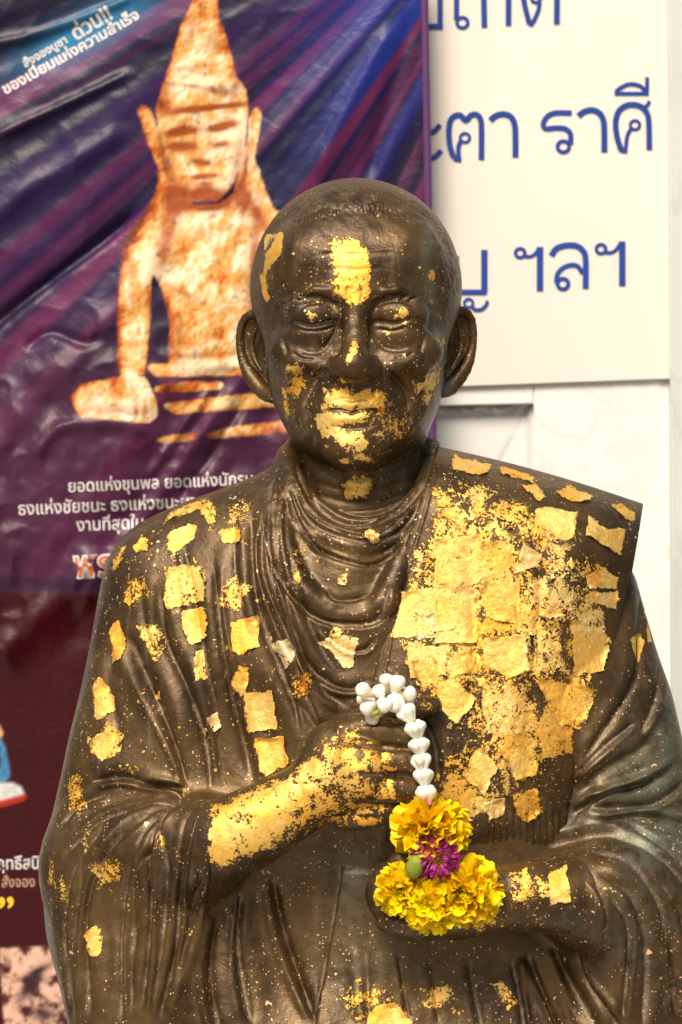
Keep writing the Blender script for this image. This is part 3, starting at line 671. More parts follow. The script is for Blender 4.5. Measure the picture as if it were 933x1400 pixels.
roll = 1-np.exp(-topd/34.)
yf = -14-(74-16*u_)*roll-26*sm(100, 420, topd)-4*np.sin(np.pi*u_)
yf += 34*np.clip((u_-.62)/.38, 0, 1)**2*(1-.4*v_[:, None]) + 6*(np.clip(.12-u_, 0, .12)/.12)**2
yf = yf-5+26*sm(1110, 1230, PY)
BVH = None
ub = samp(blur(B, 8), PX.ravel(), PY.ravel()).reshape(PX.shape)*.25
GP = (fbm((NV_, NU), 60, 3, 11)-.5)*4
yf = yf-ub+GP*.5
pts = np.stack([(PX-466.5)*(CAMD+yf)/CAMD*K, yf, CAMZ+(700-PY)*(CAMD+yf)/CAMD*K], 2)
# turn the rims back and close the slab behind
def ring(A, i0): return A
ext_u = np.concatenate([pts[:, :1]+np.array([1.5, 13, 0]), pts[:, :1]+np.array([-.5, 4, 0]), pts[:, :1]+np.array([-.6, 1.2, 0]), pts, pts[:, -1:]+np.array([.6, 1.2, 0]), pts[:, -1:]+np.array([.8, 4, 0]), pts[:, -1:]+np.array([-1, 16, 0]), pts[:, -1:]+np.array([-40, 40, 0])], 1)
top = ext_u[:1]
ext = np.concatenate([top+np.array([0, 110, -40]), top+np.array([0, 60, -6]), top+np.array([0, 30, -1]), top+np.array([0, 10, .6]), top+np.array([0, 3, .5]), ext_u, ext_u[-1:]+np.array([0, 14, -2])], 0)
h_, w2 = ext.shape[:2]; V = ext.reshape(-1, 3).astype(np.float32); ii = np.arange(h_*w2).reshape(h_, w2)
Q = np.stack([ii[:-1, :-1], ii[1:, :-1], ii[1:, 1:], ii[:-1, 1:]], -1).reshape(-1, 4)
Bp = canvas()
groove(Bp, [(597, 640), (581, 700), (545, 825), (532, 889), (520, 945)], 2.2, 1.0, .05)
groove(Bp, [(871, 700), (862, 780), (836, 880), (804, 990), (774, 1100)], 2.2, .6, .05)
Bp += (fbm(Bp.shape, 18, 3, 9)-.5)*.7
fold(Bp, [(560, 960), (590, 1010), (600, 1080)], 8, 1.5); fold(Bp, [(640, 700), (640, 850), (650, 1000)], 14, 1.0); fold(Bp, [(745, 700), (735, 850), (715, 1100)], 14, 1.0)
for x in range(668, 770, 9): groove(Bp, [(x, 1100), (x+2, 1150), (x+4, 1175)], 2.2, 1.4, .2)
GPn = canvas()
GPn += .38*pmask([(600, 640), (660, 650), (800, 730), (840, 850), (810, 960), (780, 1030), (700, 1040), (620, 1000), (560, 940), (540, 880), (560, 800), (585, 720)], 14)
GPn += .2*pmask([(590, 690), (700, 720), (740, 860), (700, 930), (560, 930), (545, 860), (570, 780)], 10)
for a in ((700, 1050, 60, 50, .5), (770, 990, 30, 30, .4), (660, 1100, 30, 20, .4), (620, 1060, 30, 60, .35), (605, 1110, 30, 30, .4), (625, 1100, 22, 30, .5)): blob(GPn, *a)
PPn = canvas(); blob(PPn, 720, 1140, 50, 30, .4)
sash, SV, SN = finish('shoulder_cloth', V, Q, Bp, statue, GPn, PPn, .3, canvas()+.6)
SQ = Q
sash.data.flip_normals() if SN[(h_//2)*w2+w2//2][1] > 0 else None

# forearms and hands
f = Field((-130, -215, 40), (215, -40, 290), 1.3)
# right forearm and the hand closed at the chest
f.chain([C(240, 1172, -98), C(290, 1154, -116), C(340, 1134, -126), (C(400, 1100, -134)), C(446, 1070, -140)], [33, 33, 31, 27, 25], 4, 10, flat=1.0)
f.cap(C(446, 1068, -138), C(492, 1052, -148), 24, 29, 8)
f.ell(C(470, 1056, -140), (32, 20, 35), 10, M=roty(0))
f.ell(C(462, 1030, -138), (27, 18, 26), 10)
for base, mid, tip, r in (((500, 1000, -150), (560, 1006, -158), (553, 1018, -132), (11.5, 11, 9.5)), ((505, 1040, -156), (566, 1044, -160), (556, 1050, -132), (11.5, 10.5, 9)),
                          ((505, 1080, -154), (564, 1080, -156), (552, 1084, -130), (12.2, 11.8, 10)), ((498, 1114, -144), (546, 1108, -148), (536, 1108, -124), (11, 10, 9))):
    f.chain([C(base[0]-26, base[1]+2, base[2]+4), C(*base), C((base[0]+mid[0])/2, (base[1]+mid[1])/2-2, base[2]-5), C(*mid)], [r[0], r[0], r[0]*.96, r[1]], 2.2, 6)
    f.cap(C(*mid), C(*tip), r[1], r[2], 1.5)
f.chain([C(470, 992, -132), C(520, 978, -134), C(560, 968, -130), C(590, 966, -124)], [10, 9.5, 9, 8], 3, 6)         # thumb laid along the top
# left forearm and the open hand under the flowers
f.chain([C(840, 1228, -118), C(770, 1226, -138), C(700, 1226, -148), C(655, 1228, -152)], [33, 30, 27, 24], 4, 10)
f.ell(C(618, 1240, -150), (42, 22, 25), 10)
for i, (y0_, y1_, r) in enumerate(((1262, 1262, 9.5), (1246, 1244, 10), (1226, 1222, 10), (1206, 1198, 9.5))):
    dz = -160+i*9
    f.chain([C(620, y0_-4, dz), C(580, y0_+2, dz-2), C(548, y1_+2, dz), C(526, y1_-2, dz+6)], [r+1, r, r*.95, r*.8], 2, 6)
f.chain([C(610, 1196, -146), C(575, 1182, -150), C(548, 1178, -150)], [12, 11, 9], 3, 6)
f.ell(C(556, 1222, -138), (32, 18, 26), 8)
V, Q = f.mesh(); V = relax(V, Q, 2)
Ha = canvas()
for pts, w_, h in (([(478, 1016), (520, 1022), (562, 1024)], 3.2, 2.6), ([(486, 1058), (545, 1060), (570, 1062)], 3.2, 2.6), ([(488, 1096), (540, 1098), (562, 1096)], 3.2, 2.4), ([(480, 990), (520, 988), (556, 984)], 3, .8),
                  ([(405, 1060), (412, 1090), (408, 1130)], 5, .7), ([(548, 996), (556, 1004), (554, 1014)], 2.5, .5), ([(556, 1030), (562, 1042), (558, 1056)], 2.5, .5)): groove(Ha, pts, w_, h)
Ha += (fbm(Ha.shape, 30, 3, 19)-.5)*1.2
GA = canvas(); PA = canvas()
GA += .60*pmask([(284, 1105), (330, 1085), (400, 1055), (440, 1015), (480, 990), (500, 1010), (560, 1030), (545, 1110), (480, 1135), (400, 1165), (350, 1172), (285, 1196)], 7)
GA += .2*pmask([(284, 1108), (420, 1040), (440, 1080), (400, 1130), (290, 1185)], 10)
GA -= .9*pmask([(556, 1000), (580, 1000), (580, 1120), (552, 1120), (545, 1080)], 5)
GA -= .35*pmask([(380, 1140), (560, 1110), (560, 1150), (300, 1230)], 8)
[groove(GA, p_, 3.5, .5, .15) for p_ in ([(478, 1016), (520, 1022), (562, 1024)], [(486, 1058), (545, 1060), (570, 1062)], [(488, 1096), (540, 1098), (562, 1096)])]; GA *= .6+.8*fbm(GA.shape, 30, 3, 92); blob(GA, 585, 965, 14, 7, .55); blob(GA, 510, 1125, 26, 9, .6); blob(GA, 450, 1065, 20, 20, -.12)
for a in ((720, 1215, 40, 30, .42), (760, 1215, 24, 30, .4), (660, 1262, 30, 14, .5), (745, 1260, 14, 10, .5), (545, 1200, 14, 26, .35), (600, 1265, 50, 12, .35)): blob(GA, *a)
for a in ((500, 1180, 40, 40, .4), (440, 1155, 50, 12, .55), (540, 1280, 60, 10, .4), (520, 1130, 20, 8, .7), (780, 1250, 30, 20, .25), (360, 1190, 60, 10, .35)): blob(PA, *a)
arms, AV, AN = finish('hands', V, Q, Ha, statue, GA, PA, .35, canvas()+.6)
AQ = Q

# ------------------------------------------------------------------ gold leaf: each square a thin sheet of its own on the bronze
bpy.context.view_layer.update(); dg = bpy.context.evaluated_depsgraph_get()
BV = [(BVHTree.FromObject(o, dg), Vector([c/1000 for c in SOFF])*0) for o in (robe, sash, arms, head)]
CAMO = Vector((0, -CAMD, CAMZ))/1000
statue_inv = Vector((0, 0, 0))
def cast(px, py):
    d = Vector(P(px, py, 0))/1000-CAMO; L = d.length; d.normalize(); best = None
    for b, _ in BV:
        r = b.ray_cast(CAMO-Vector([c/1000 for c in SOFF]), d, L+.4)
        if r[0] is not None and (best is None or r[3] < best[2]): best = (r[0], r[1], r[3])
    return best
LEAF = [  # polygon (photo pixels), cover 0..1, tone (1 = plain, <1 orange, >1 pale)
 ([(224,717),(240,697),(281,676),(296,694),(296,717),(285,717),(272,699)],.65,1), ([(227,733),(258,717),(270,720),(267,737),(238,760),(230,751)],.9,1), ([(312,688),(348,681),(346,717),(312,719)],.42,.8),
 ([(303,724),(332,721),(330,742),(305,745)],.75,.9), ([(227,775),(281,771),(282,823),(231,834),(226,809)],.68,1), ([(247,836),(278,827),(284,841),(284,872),(263,883),(256,877)],1,1),
 ([(265,890),(281,886),(284,928),(267,932)],.8,.9), ([(314,850),(353,841),(357,886),(326,898),(316,890)],.92,.95), ([(312,782),(321,775),(330,796),(346,800),(335,832),(319,841),(299,827),(299,814)],.5,1),
 ([(184,854),(215,850),(233,890),(213,906),(197,886)],.45,1.05), ([(149,859),(164,846),(175,872),(168,901),(155,908)],.95,1), ([(182,751),(195,733),(205,738),(202,755),(188,762)],.8,1),
 ([(152,775),(161,751),(175,746),(170,764),(157,782)],.6,.9), ([(175,789),(200,787),(206,809),(179,834),(164,820)],.48,.85), ([(130,944),(139,926),(161,953),(159,971),(134,986),(128,980)],.8,1.1),
 ([(123,1016),(148,985),(172,1005),(164,1032),(139,1043),(123,1030)],.66,.95), ([(317,931),(326,908),(341,913),(341,935),(330,955)],.85,1), ([(332,946),(373,943),(383,998),(339,1003)],.95,1.05),
 ([(347,1009),(391,1006),(398,1052),(382,1050),(366,1066),(357,1052)],1,1), ([(373,879),(393,872),(406,895),(391,915)],.8,1.7), ([(284,980),(299,971),(304,996),(290,1002)],.85,1.5), ([(277,996),(285,994),(287,1008),(279,1007)],.9,1.4),
 ([(398,931),(425,919),(429,949),(407,955)],.5,.6), ([(92,1066),(112,1052),(116,1093),(96,1112)],.5,1), ([(121,1181),(165,1172),(165,1204),(133,1218)],.5,1), ([(112,1278),(131,1262),(142,1278),(138,1306),(124,1308)],.8,.95),
 ([(210,950),(220,944),(222,958),(212,962)],.9,1.2), ([(493,732),(507,722),(522,738),(514,743)],.95,1.3), ([(432,878),(462,866),(492,872),(483,912),(469,914),(449,889)],.8,1.45), ([(450,868),(458,858),(472,860),(466,874)],.8,1),
 ([(398,750),(420,745),(418,772),(405,780)],.45,.7), ([(396,780),(410,778),(414,797),(404,800)],.6,.8), ([(462,790),(475,785),(474,800),(463,800)],.7,1.2), ([(110,1145),(118,1142),(124,1160),(116,1166)],.6,1),
 ([(616,636),(622,622),(672,636),(666,651),(618,644)],.97,.85), ([(682,644),(688,638),(731,652),(730,663),(686,650)],.9,.85), ([(714,665),(732,663),(745,679),(737,690)],.85,.95), ([(757,674),(778,664),(811,681),(806,689),(778,687)],.8,.85),
 ([(834,686),(870,700),(869,711),(855,711),(836,693)],.85,.9), ([(732,695),(746,692),(790,700),(783,735),(764,741),(732,718)],.88,1.05), ([(804,702),(825,721),(855,723),(848,760),(799,732)],.92,1.05),
 ([(635,670),(662,663),(676,684),(648,700)],.6,.95), ([(588,665),(602,664),(645,716),(628,735),(592,690)],.55,.95), ([(669,688),(723,686),(723,721),(686,728)],.5,.95), ([(640,690),(668,686),(676,714),(650,722)],.5,1),
 ([(593,739),(658,730),(668,770),(655,800),(593,804)],.8,1.05), ([(640,742),(704,740),(695,788),(645,792)],.72,1.05), ([(716,742),(741,758),(737,776),(700,786)],.95,1.35), ([(658,793),(713,794),(712,853),(662,846)],.97,1.05),
 ([(739,739),(778,744),(785,776),(751,786)],.52,1.1), ([(802,786),(820,775),(846,790),(844,806),(804,806)],.88,1.1), ([(804,808),(844,807),(843,834),(806,824)],.97,1.15), ([(718,790),(774,786),(788,832),(751,851),(723,832)],.6,1.15),
 ([(551,810),(610,796),(653,809),(648,850),(590,870),(532,874)],.75,1.1), ([(595,800),(655,806),(653,880),(592,881)],.8,1.1), ([(553,883),(609,883),(611,925),(560,929)],.9,1.1), ([(556,846),(593,837),(596,872),(570,878)],.75,1.8),
 ([(616,897),(648,888),(653,920),(623,925)],.85,.45), ([(660,871),(718,867),(723,916),(695,929),(660,906)],.9,1.15), ([(727,860),(764,853),(774,916),(732,925)],.6,.95), ([(778,846),(825,860),(834,878),(825,920),(783,925)],.85,1.1),
 ([(593,936),(616,927),(653,953),(625,992),(600,971)],.85,1.1), ([(658,929),(723,934),(727,1004),(658,1008)],.6,1.2), ([(727,925),(778,934),(815,943),(802,985),(764,994)],.7,1.0), ([(732,994),(783,990),(783,1031),(741,1038)],.7,1.05),
 ([(630,1059),(645,1030),(658,1020),(683,1050),(662,1087)],.85,1.1), ([(679,1018),(732,1013),(734,1059),(704,1068)],.7,1.0), ([(700,1086),(735,1075),(738,1110),(722,1128),(702,1110)],.75,.3), ([(655,1100),(690,1088),(692,1115),(670,1122)],.85,1.2),
 ([(860,874),(871,864),(883,878),(871,911)],.85,.95), ([(880,837),(887,832),(892,878),(885,883)],.9,1), ([(748,1196),(775,1183),(780,1234),(753,1237)],.95,1.0), ([(694,1196),(721,1188),(735,1229),(700,1234)],.55,1), 
 ([(500,1390),(516,1374),(543,1370),(568,1402),(500,1404)],1,.95), ([(573,1374),(592,1347),(619,1345),(624,1363),(597,1385)],.6,1.15), ([(673,1347),(686,1336),(708,1369),(694,1385)],.6,1.1), ([(460,1358),(480,1345),(500,1365),(482,1392)],.4,.8),
 ([(600,1090),(628,1080),(648,1120),(620,1125)],.5,1.1), ([(555,760),(580,740),(590,770),(566,796)],.45,1.2), ([(560,905),(590,890),(610,930),(575,950)],.6,1.1), ([(690,960),(730,950),(740,1000),(700,1010)],.55,1.1),
 ([(606,880),(650,880),(660,935),(612,930)],.5,1.1), ([(770,950),(808,950),(796,1000),(764,990)],.5,1.0), ([(745,800),(790,800),(800,850),(750,850)],.5,1.2), ([(700,820),(740,830),(740,870),(700,866)],.55,1.1)]
rl = np.random.default_rng(21)
inside_panel = lambda x, y: (590 < x < 830) and (700 < y < 1030)
for i in range(16):
    x, y = rl.uniform(580, 810), rl.uniform(720, 1020); a = rl.normal(0, 10); s_ = rl.uniform(20, 29)
    q = [(x+s_*math.cos(R(a+k*90+45)), y+s_*math.sin(R(a+k*90+45))) for k in range(4)]; LEAF.insert(34, (q, rl.uniform(.32, .55), rl.uniform(.9, 1.25)))
def make_leaf(k, poly, cover, tone):
    poly = np.array(poly, float)
    # nibble the outline: subdivide and jitter
    pp = []
    for i in range(len(poly)):
        a, b = poly[i], poly[(i+1) % len(poly)]; n = max(2, int(np.linalg.norm(b-a)/7))
        for j in range(n): pp.append(a+(b-a)*j/n+(rl.normal(0, .7, 2) if j else 0))
    pp = np.array(pp); st = 1.5
    xs = np.arange(pp[:, 0].min()-5, pp[:, 0].max()+5, st); ys = np.arange(pp[:, 1].min()-5, pp[:, 1].max()+5, st)
    X, Y = np.meshgrid(xs, ys); D = np.full(X.shape, 1e9); ins = np.zeros(X.shape, bool)
    for i in range(len(pp)):
        a, b = pp[i], pp[(i+1) % len(pp)]; ab = b-a; t = np.clip(((X-a[0])*ab[0]+(Y-a[1])*ab[1])/max(ab@ab, 1e-6), 0, 1)
        D = np.minimum(D, np.hypot(X-a[0]-t*ab[0], Y-a[1]-t*ab[1]))
        if a[1] != b[1]: ins ^= ((a[1] > Y) != (b[1] > Y)) & (X < (b[0]-a[0])*(Y-a[1])/(b[1]-a[1])+a[0])
    S = np.where(ins, D, -D); need = S > -4
    idx = np.full(X.shape, -1); V = []; E = []; lift = .28+.13*(k % 6)
    cr = fbm(X.shape, 7, 2, k)*.5; curl = np.clip(fbm(X.shape, 12, 2, k+500)-.5, 0, 1)*9*np.exp(-(np.clip(S, 0, 99)/4.5)**2)
    for r_, c_ in zip(*np.nonzero(need)):
        h = cast(X[r_, c_], Y[r_, c_])
        if h is None: continue
        idx[r_, c_] = len(V); V.append((h[0]*1000+h[1]*(lift+cr[r_, c_]+curl[r_, c_]))); E.append(S[r_, c_]/7.)
    if len(V) < 20: return
    V = np.array([tuple(v) for v in V]); q = np.stack([idx[1:, :-1], idx[1:, 1:], idx[:-1, 1:], idx[:-1, :-1]], -1).reshape(-1, 4)
    q = q[(q >= 0).all(1)]; dep = V[q][:, :, 1]; q = q[(dep.max(1)-dep.min(1)) < 3.5]
    if len(q) < 8: return
    lab = np.arange(len(V))
    for _ in range(200):                                              # keep the largest connected sheet
        m_ = lab[q].min(1); new = lab.copy()
        for c_ in range(4): np.minimum.at(new, q[:, c_], m_)
        if (new == lab).all(): break
        lab = new
    ql = lab[q[:, 0]]; vals, cn = np.unique(ql, return_counts=True); q = q[ql == vals[cn.argmax()]]
    u, inv = np.unique(q, return_inverse=True); 
    if len(u) < 12: return
    o = mesh_np('gold_leaf', V[u], inv.reshape(-1, 4), M['leaf'], statue)
    attr(o, 'edge', np.array(E)[u]); attr(o, 'cover', np.full(len(u), cover)); attr(o, 'tone', np.full(len(u), tone))
    return o
for k, (poly, cv, tn) in enumerate(LEAF): make_leaf(k, poly, cv, tn)

# ------------------------------------------------------------------ the garland in the statue's hands
def petal_mat(name, a, b, tip, sss=.15, tr=0.0, rough=.55):
    t = NT(name); co = t.co(); n = t.ramp(t.noise(co, 120, 3), .35, .65); g = t.attr('tip')
    c = t.mix(n, a, b); c = t.mix(g, tip, c)
    info = t.n('ShaderNodeObjectInfo'); hs = t.n('ShaderNodeHueSaturation'); t.l(c, hs.inputs['Color']); t.l(t.math('MULTIPLY_ADD', info.outputs['Random'], .3, .85), hs.inputs['Value'])
    t.l(t.math('MULTIPLY_ADD', info.outputs['Random'], .016, .492), hs.inputs['Hue'])
    nb = t.bump(t.noise(t.co((1, 1, 1)), 500, 3), .0004, .4)
    return t.done(t.pbr(hs.outputs[0], rough, 0, nb, Subsurface_Weight=sss, Subsurface_Scale=.008, Specular_IOR_Level=.3))
M['marigold'] = petal_mat('marigold_petal', (1.0, .70, .0), (1.0, .60, .0), (1.0, .76, .01), .45)
M['jasmine'] = petal_mat('jasmine_petal', (.92, .87, .72), (.95, .91, .80), (.84, .80, .60), .35)
M['amaranth'] = petal_mat('amaranth_petal', (.46, .015, .26), (.30, .008, .22), (.60, .12, .30), .15)
M['green'] = petal_mat('green_bud', (.22, .30, .03), (.34, .36, .05), (.10, .16, .02), .1)
M['pink'] = petal_mat('pink_thread', (.75, .15, .30), (.8, .25, .4), (.7, .2, .3), .1)
M['string'] = petal_mat('string_cotton', (.5, .42, .25), (.55, .45, .3), (.5, .4, .25), 0)
GO = P(575, 960, -165)
gar = empty('flower_garland', GO)
tag(gar, 'small garland of white jasmine, yellow marigolds and a magenta flower, hung from the statue hand', 'garland')
def basis(d, roll=0.0):
    d = Vector(d).normalized(); up = Vector((0, 0, 1)) if abs(d.z) < .95 else Vector((0, 1, 0)); x = d.cross(up).normalized(); y = x.cross(d)
    c, s = math.cos(roll), math.sin(roll); x, y = x*c+y*s, y*c-x*s
    return x, d, y
def place(o, loc, d, roll=0., sc=1.0, origin=GO):
    x, y, z = basis(d, roll); from mathutils import Matrix
    sx, sy, sz = (sc, sc, sc) if np.isscalar(sc) else sc
    m = Matrix(((x.x*sx, y.x*sy, z.x*sz, (loc[0]-origin[0])/1000), (x.y*sx, y.y*sy, z.y*sz, (loc[1]-origin[1])/1000), (x.z*sx, y.z*sy, z.z*sz, (loc[2]-origin[2])/1000), (0, 0, 0, 1)))
    o.matrix_local = m
# petal shapes: length along +Y, frilled tip
def petal_mesh(name, L, W, seed, mat, nu=7, nv=7, frill=1.0, cup=.35):
    r = np.random.default_rng(seed); u = np.linspace(-1, 1, nu); v = np.linspace(0, 1, nv); ph = r.uniform(0, 6, 3); a0 = r.uniform(-.3, .3)
    U, Vv = np.meshgrid(u, v); wd = W*(.28+.72*np.sin(np.pi*np.clip(Vv*.62+.03, 0, 1)))*(1-.18*Vv)
    x = U*wd/2; y = L*(Vv-.12*U**2*Vv**2+.06*np.sin(U*5+ph[0])*Vv**3*frill+.05*np.sin(U*9+ph[2])*Vv**4*frill)
    z = cup*W*(U**2)*Vv*.5+frill*W*.13*np.sin(U*4.5+ph[1])*Vv**2+a0*L*Vv**2*.5
    o = np.stack([x, y, z], -1).reshape(-1, 3); ii = np.arange(nu*nv).reshape(nv, nu)
    q = np.stack([ii[:-1, :-1], ii[:-1, 1:], ii[1:, 1:], ii[1:, :-1]], -1).reshape(-1, 4)
    ob = mesh_np(name, o, q, mat); attr(ob, 'tip', np.clip(Vv.ravel()*1.6, 0, 1)); me = ob.data; bpy.data.objects.remove(ob); return me
PM = [petal_mesh('petal', 10, 9.5, i, M['marigold']) for i in range(7)]
PA_ = [petal_mesh('petal', 10, 4.0, i+30, M['amaranth'], 4, 5, .5, .5) for i in range(3)]
ctr_me = None
def join_np(parts):
    V = []; Q = []; n = 0; T = []
    for v, q, t in parts: V.append(v); Q.append(q+n); n += len(v); T.append(t)
    return np.vstack(V), np.vstack(Q), np.concatenate(T)
def me_np(me):
    v = np.zeros(len(me.vertices)*3, np.float32); me.vertices.foreach_get('co', v); q = np.zeros(len(me.loops), np.int32); me.loops.foreach_get('vertex_index', q)
    t = np.zeros(len(me.vertices), np.float32); me.attributes['tip'].data.foreach_get('value', t); return v.reshape(-1, 3)*1000, q.reshape(-1, 4), t
def xform(v, loc, d, roll, sc):
    x, y, z = basis(d, roll); B_ = np.array([x, y, z]); return (v*sc)@B_+np.array(loc)
rg = np.random.default_rng(5)
def flower(name, c, axis, r, flat, n, meshes, mat, ls=(.55, .85), spread=1.0, n_fill=170, label=None, squash=None):
    """a pompon head: petals on a dome about the axis; c = centre (mm)"""
    head_ = empty(name, (0, 0, 0)); head_.parent = gar; head_.location = [(a-b)/1000 for a, b in zip(c, GO)]
    if label: head_['label'] = label
    ax = np.array(axis, float); ax /= np.linalg.norm(ax); bx, _, bz = [np.array(k) for k in basis(ax)]
    def dirn(i, n_, jit):
        ct = 1-(1+spread*.75)*(i+.5)/n_; ph = i*2.39996+rg.uniform(-.3, .3); st = math.sqrt(max(0, 1-ct*ct)); d = ax*ct+(bx*math.cos(ph)+bz*math.sin(ph))*st
        d = d+rg.normal(0, jit, 3); return d/np.linalg.norm(d)
    sq = (lambda d: d-ax*(d@ax)*(1-flat))
    for i in range(n):
        d = dirn(i, n, .10); o = bpy.data.objects.new('petal', meshes[i % len(meshes)]); link(o, head_)
        L = r*rg.uniform(*ls); base = sq(d)*(r-L*.92); out = sq(d)+rg.normal(0, .22, 3)
        place(o, np.array(base), out, rg.uniform(0, 6.28), L/10, origin=(0, 0, 0))
    parts = []
    for i in range(n_fill):
        d = dirn(i, n_fill, .12); v, q, t = me_np(meshes[i % len(meshes)]); L = r*(rg.uniform(.45, .62) if ls[0] > .5 else rg.uniform(.3, .4))
        parts.append((xform(v, sq(d)*(r*(.82 if ls[0] > .5 else .93)-L), sq(d)+rg.normal(0, .25, 3), rg.uniform(0, 6.28), L/10), q, t))
    V, Q, T = join_np(parts); o = mesh_np('inner_petals', V, Q, mat, head_); attr(o, 'tip', T*.75); o['kind'] = 'stuff'
    return head_
flower('marigold', P(589, 1133, -172), (.05, -.5, .85), 30, .66, 72, PM, M['marigold'], label='upper marigold above the magenta flower')
flower('marigold', P(638, 1218, -176), (.2, -.8, .5), 27.5, .85, 76, PM, M['marigold'], label='largest lower marigold on the right')
flower('marigold', P(548, 1216, -172), (-.75, -.5, .3), 21, .85, 60, PM, M['marigold'], label='lower left marigold')
flower('marigold', P(592, 1238, -180), (-.05, -.9, -.25), 22, .85, 62, PM, M['marigold'], label='lower middle marigold')
flower('globe_amaranth', P(595, 1171, -186), (0, -.8, -.6), 20, .85, 150, PA_, M['amaranth'], ls=(.26, .38), spread=1.2, n_fill=260)
def lathe(name, prof_, n, mat, lumps=0, seed=0):
    t = np.linspace(0, 2*np.pi, n, endpoint=False); pr_ = np.array(prof_, float); k = len(pr_)
    rr = pr_[:, None, 0]*(1+lumps*np.cos(3*t+seed)[None]*np.sin(np.pi*np.linspace(0, 1, k))[:, None])
    V = np.stack([rr*np.cos(t), np.repeat(pr_[:, 1:2], n, 1), rr*np.sin(t)], -1).reshape(-1, 3); ii = np.arange(k*n).reshape(k, n); jj = np.roll(ii, -1, 1)
    q = np.stack([ii[:-1], ii[1:], jj[1:], jj[:-1]], -1).reshape(-1, 4); o = mesh_np(name, V, q, mat); attr(o, 'tip', np.clip(V[:, 1]/max(pr_[-1, 1], 1)*1.5+.3, 0, 1)); me = o.data; bpy.data.objects.remove(o); return me
bud_prof = [(.01, 0), (1.4, .3), (2.2, 1.5), (3.0, 4), (4.1, 7), (5.1, 9.5), (5.4, 11.5), (4.7, 13.6), (2.9, 15.0), (.01, 15.7)]
JB = [lathe('jasmine_bud', bud_prof, 14, M['jasmine'], l, s) for l, s in ((.10, 0), (.17, 2), (.13, 4))]
gp = lathe('green_bud', [(.01, 0), (4, 1.5), (6, 5), (6.6, 9), (5.8, 14), (4, 17.5), (.01, 19)], 18, M['green'], .05); o = bpy.data.objects.new('green_bud', gp); link(o, gar); place(o, P(563, 1200, -190), (.25, -.3, .9), .4, 1.0)
def bud(loc, d, sc, roll=None):
    o = bpy.data.objects.new('jasmine_bud', JB[rg.integers(3)]); link(o, gar); place(o, loc, d, rg.uniform(0, 6) if roll is None else roll, sc)
# clasp of buds over the thumb
for (x, y, yy, d, sc) in ((505, 950, -160, (-.9, -.4, .5), .95), (512, 962, -166, (-.8, -.6, -.35), 1.0), (520, 952, -168, (-.3, -.9, .5), 1.05), (514, 970, -160, (-.6, -.4, -.8), .9), (527, 960, -172, (-.15, -.95, -.1), 1.1),
                          (538, 948, -168, (.25, -.6, .75), 1.05), (545, 955, -166, (.8, -.4, .4), .95), (530, 945, -158, (-.2, -.3, .95), .95), (536, 962, -170, (.2, -.9, -.2), 1.0), (548, 960, -162, (.8, -.3, .1), .8), (507, 958, -150, (-.9, .1, .1), .9)):
    bud(P(530+(x-528)*.78, 957+(y-957)*.8, yy), d, sc*(.94+.18*rg.random()))
strand = spline([P(545, 962, -172), P(556, 975, -175), P(568, 996, -176), P(574, 1024, -175), P(578, 1052, -175), P(582, 1078, -176), P(584, 1095, -176)], 3)
nd = len(strand)
for gi, t in enumerate((.03, .19, .35, .51, .67, .82, .96)):
    i = int(t*(nd-1)); p = strand[i]; tan = strand[min(i+2, nd-1)]-strand[max(i-2, 0)]; tan = tan/np.linalg.norm(tan); bx, by, bz = [np.array(k) for k in basis(tan)]
    for j in range(5):
        ph = j/5*6.28+gi*.5; rad = bx*math.cos(ph)+bz*math.sin(ph)
        bud(p+tan*5+rad*1.4, -tan*1.0+rad*(.24+.12*rg.random()), .80+.12*rg.random())                 # broad ends up
    for j in range(5):
        ph = j/5*6.28+gi; rad = bx*math.cos(ph)+bz*math.sin(ph); bud(p-tan*2+rad*1.2, -tan*.85+rad*.6, .44+.08*rg.random())
def tube(name, pts, r, mat, parent, n=8, origin=GO):
    p = np.asarray(pts); V = []
    for i in range(len(p)):
        tn_ = p[min(i+1, len(p)-1)]-p[max(i-1, 0)]; x, y, z = [np.array(k) for k in basis(tn_)]
        for j in range(n): a = j/n*6.283; V.append(p[i]+(x*math.cos(a)+z*math.sin(a))*r)
    ii = np.arange(len(V)).reshape(len(p), n); jj = np.roll(ii, -1, 1); q = np.stack([ii[:-1], jj[:-1], jj[1:], ii[1:]], -1).reshape(-1, 4)
    o = mesh_np(name, np.array(V), q, mat, parent, off=origin); attr(o, 'tip', np.ones(len(V))); return o
tube('string', np.vstack([strand, [P(588, 1120, -172)]]), .7, M['string'], gar)
pk = lathe('pink_petal', [(.01, 0), (2, 1), (3, 4), (2.2, 7), (.01, 8)], 10, M['pink'])
for k, (x, y) in enumerate(((583, 1095), (589, 1098), (586, 1091))): o = bpy.data.objects.new('pink_petal', pk); link(o, gar); place(o, P(x, y, -178), (rg.normal(), -.6, rg.normal()), 0, .8)
gs = lathe('flower_calyx', [(.01, 0), (1.8, .8), (2.2, 4), (1.5, 8), (.01, 9)], 10, M['green'])
for x, y, d in ((528, 968, (-.6, -.5, -.8)), (534, 966, (.2, -.4, .9)), (523, 972, (-.9, -.3, -.3))): o = bpy.data.objects.new('flower_calyx', gs); link(o, gar); place(o, P(x, y, -172), d, 0, 1.0)

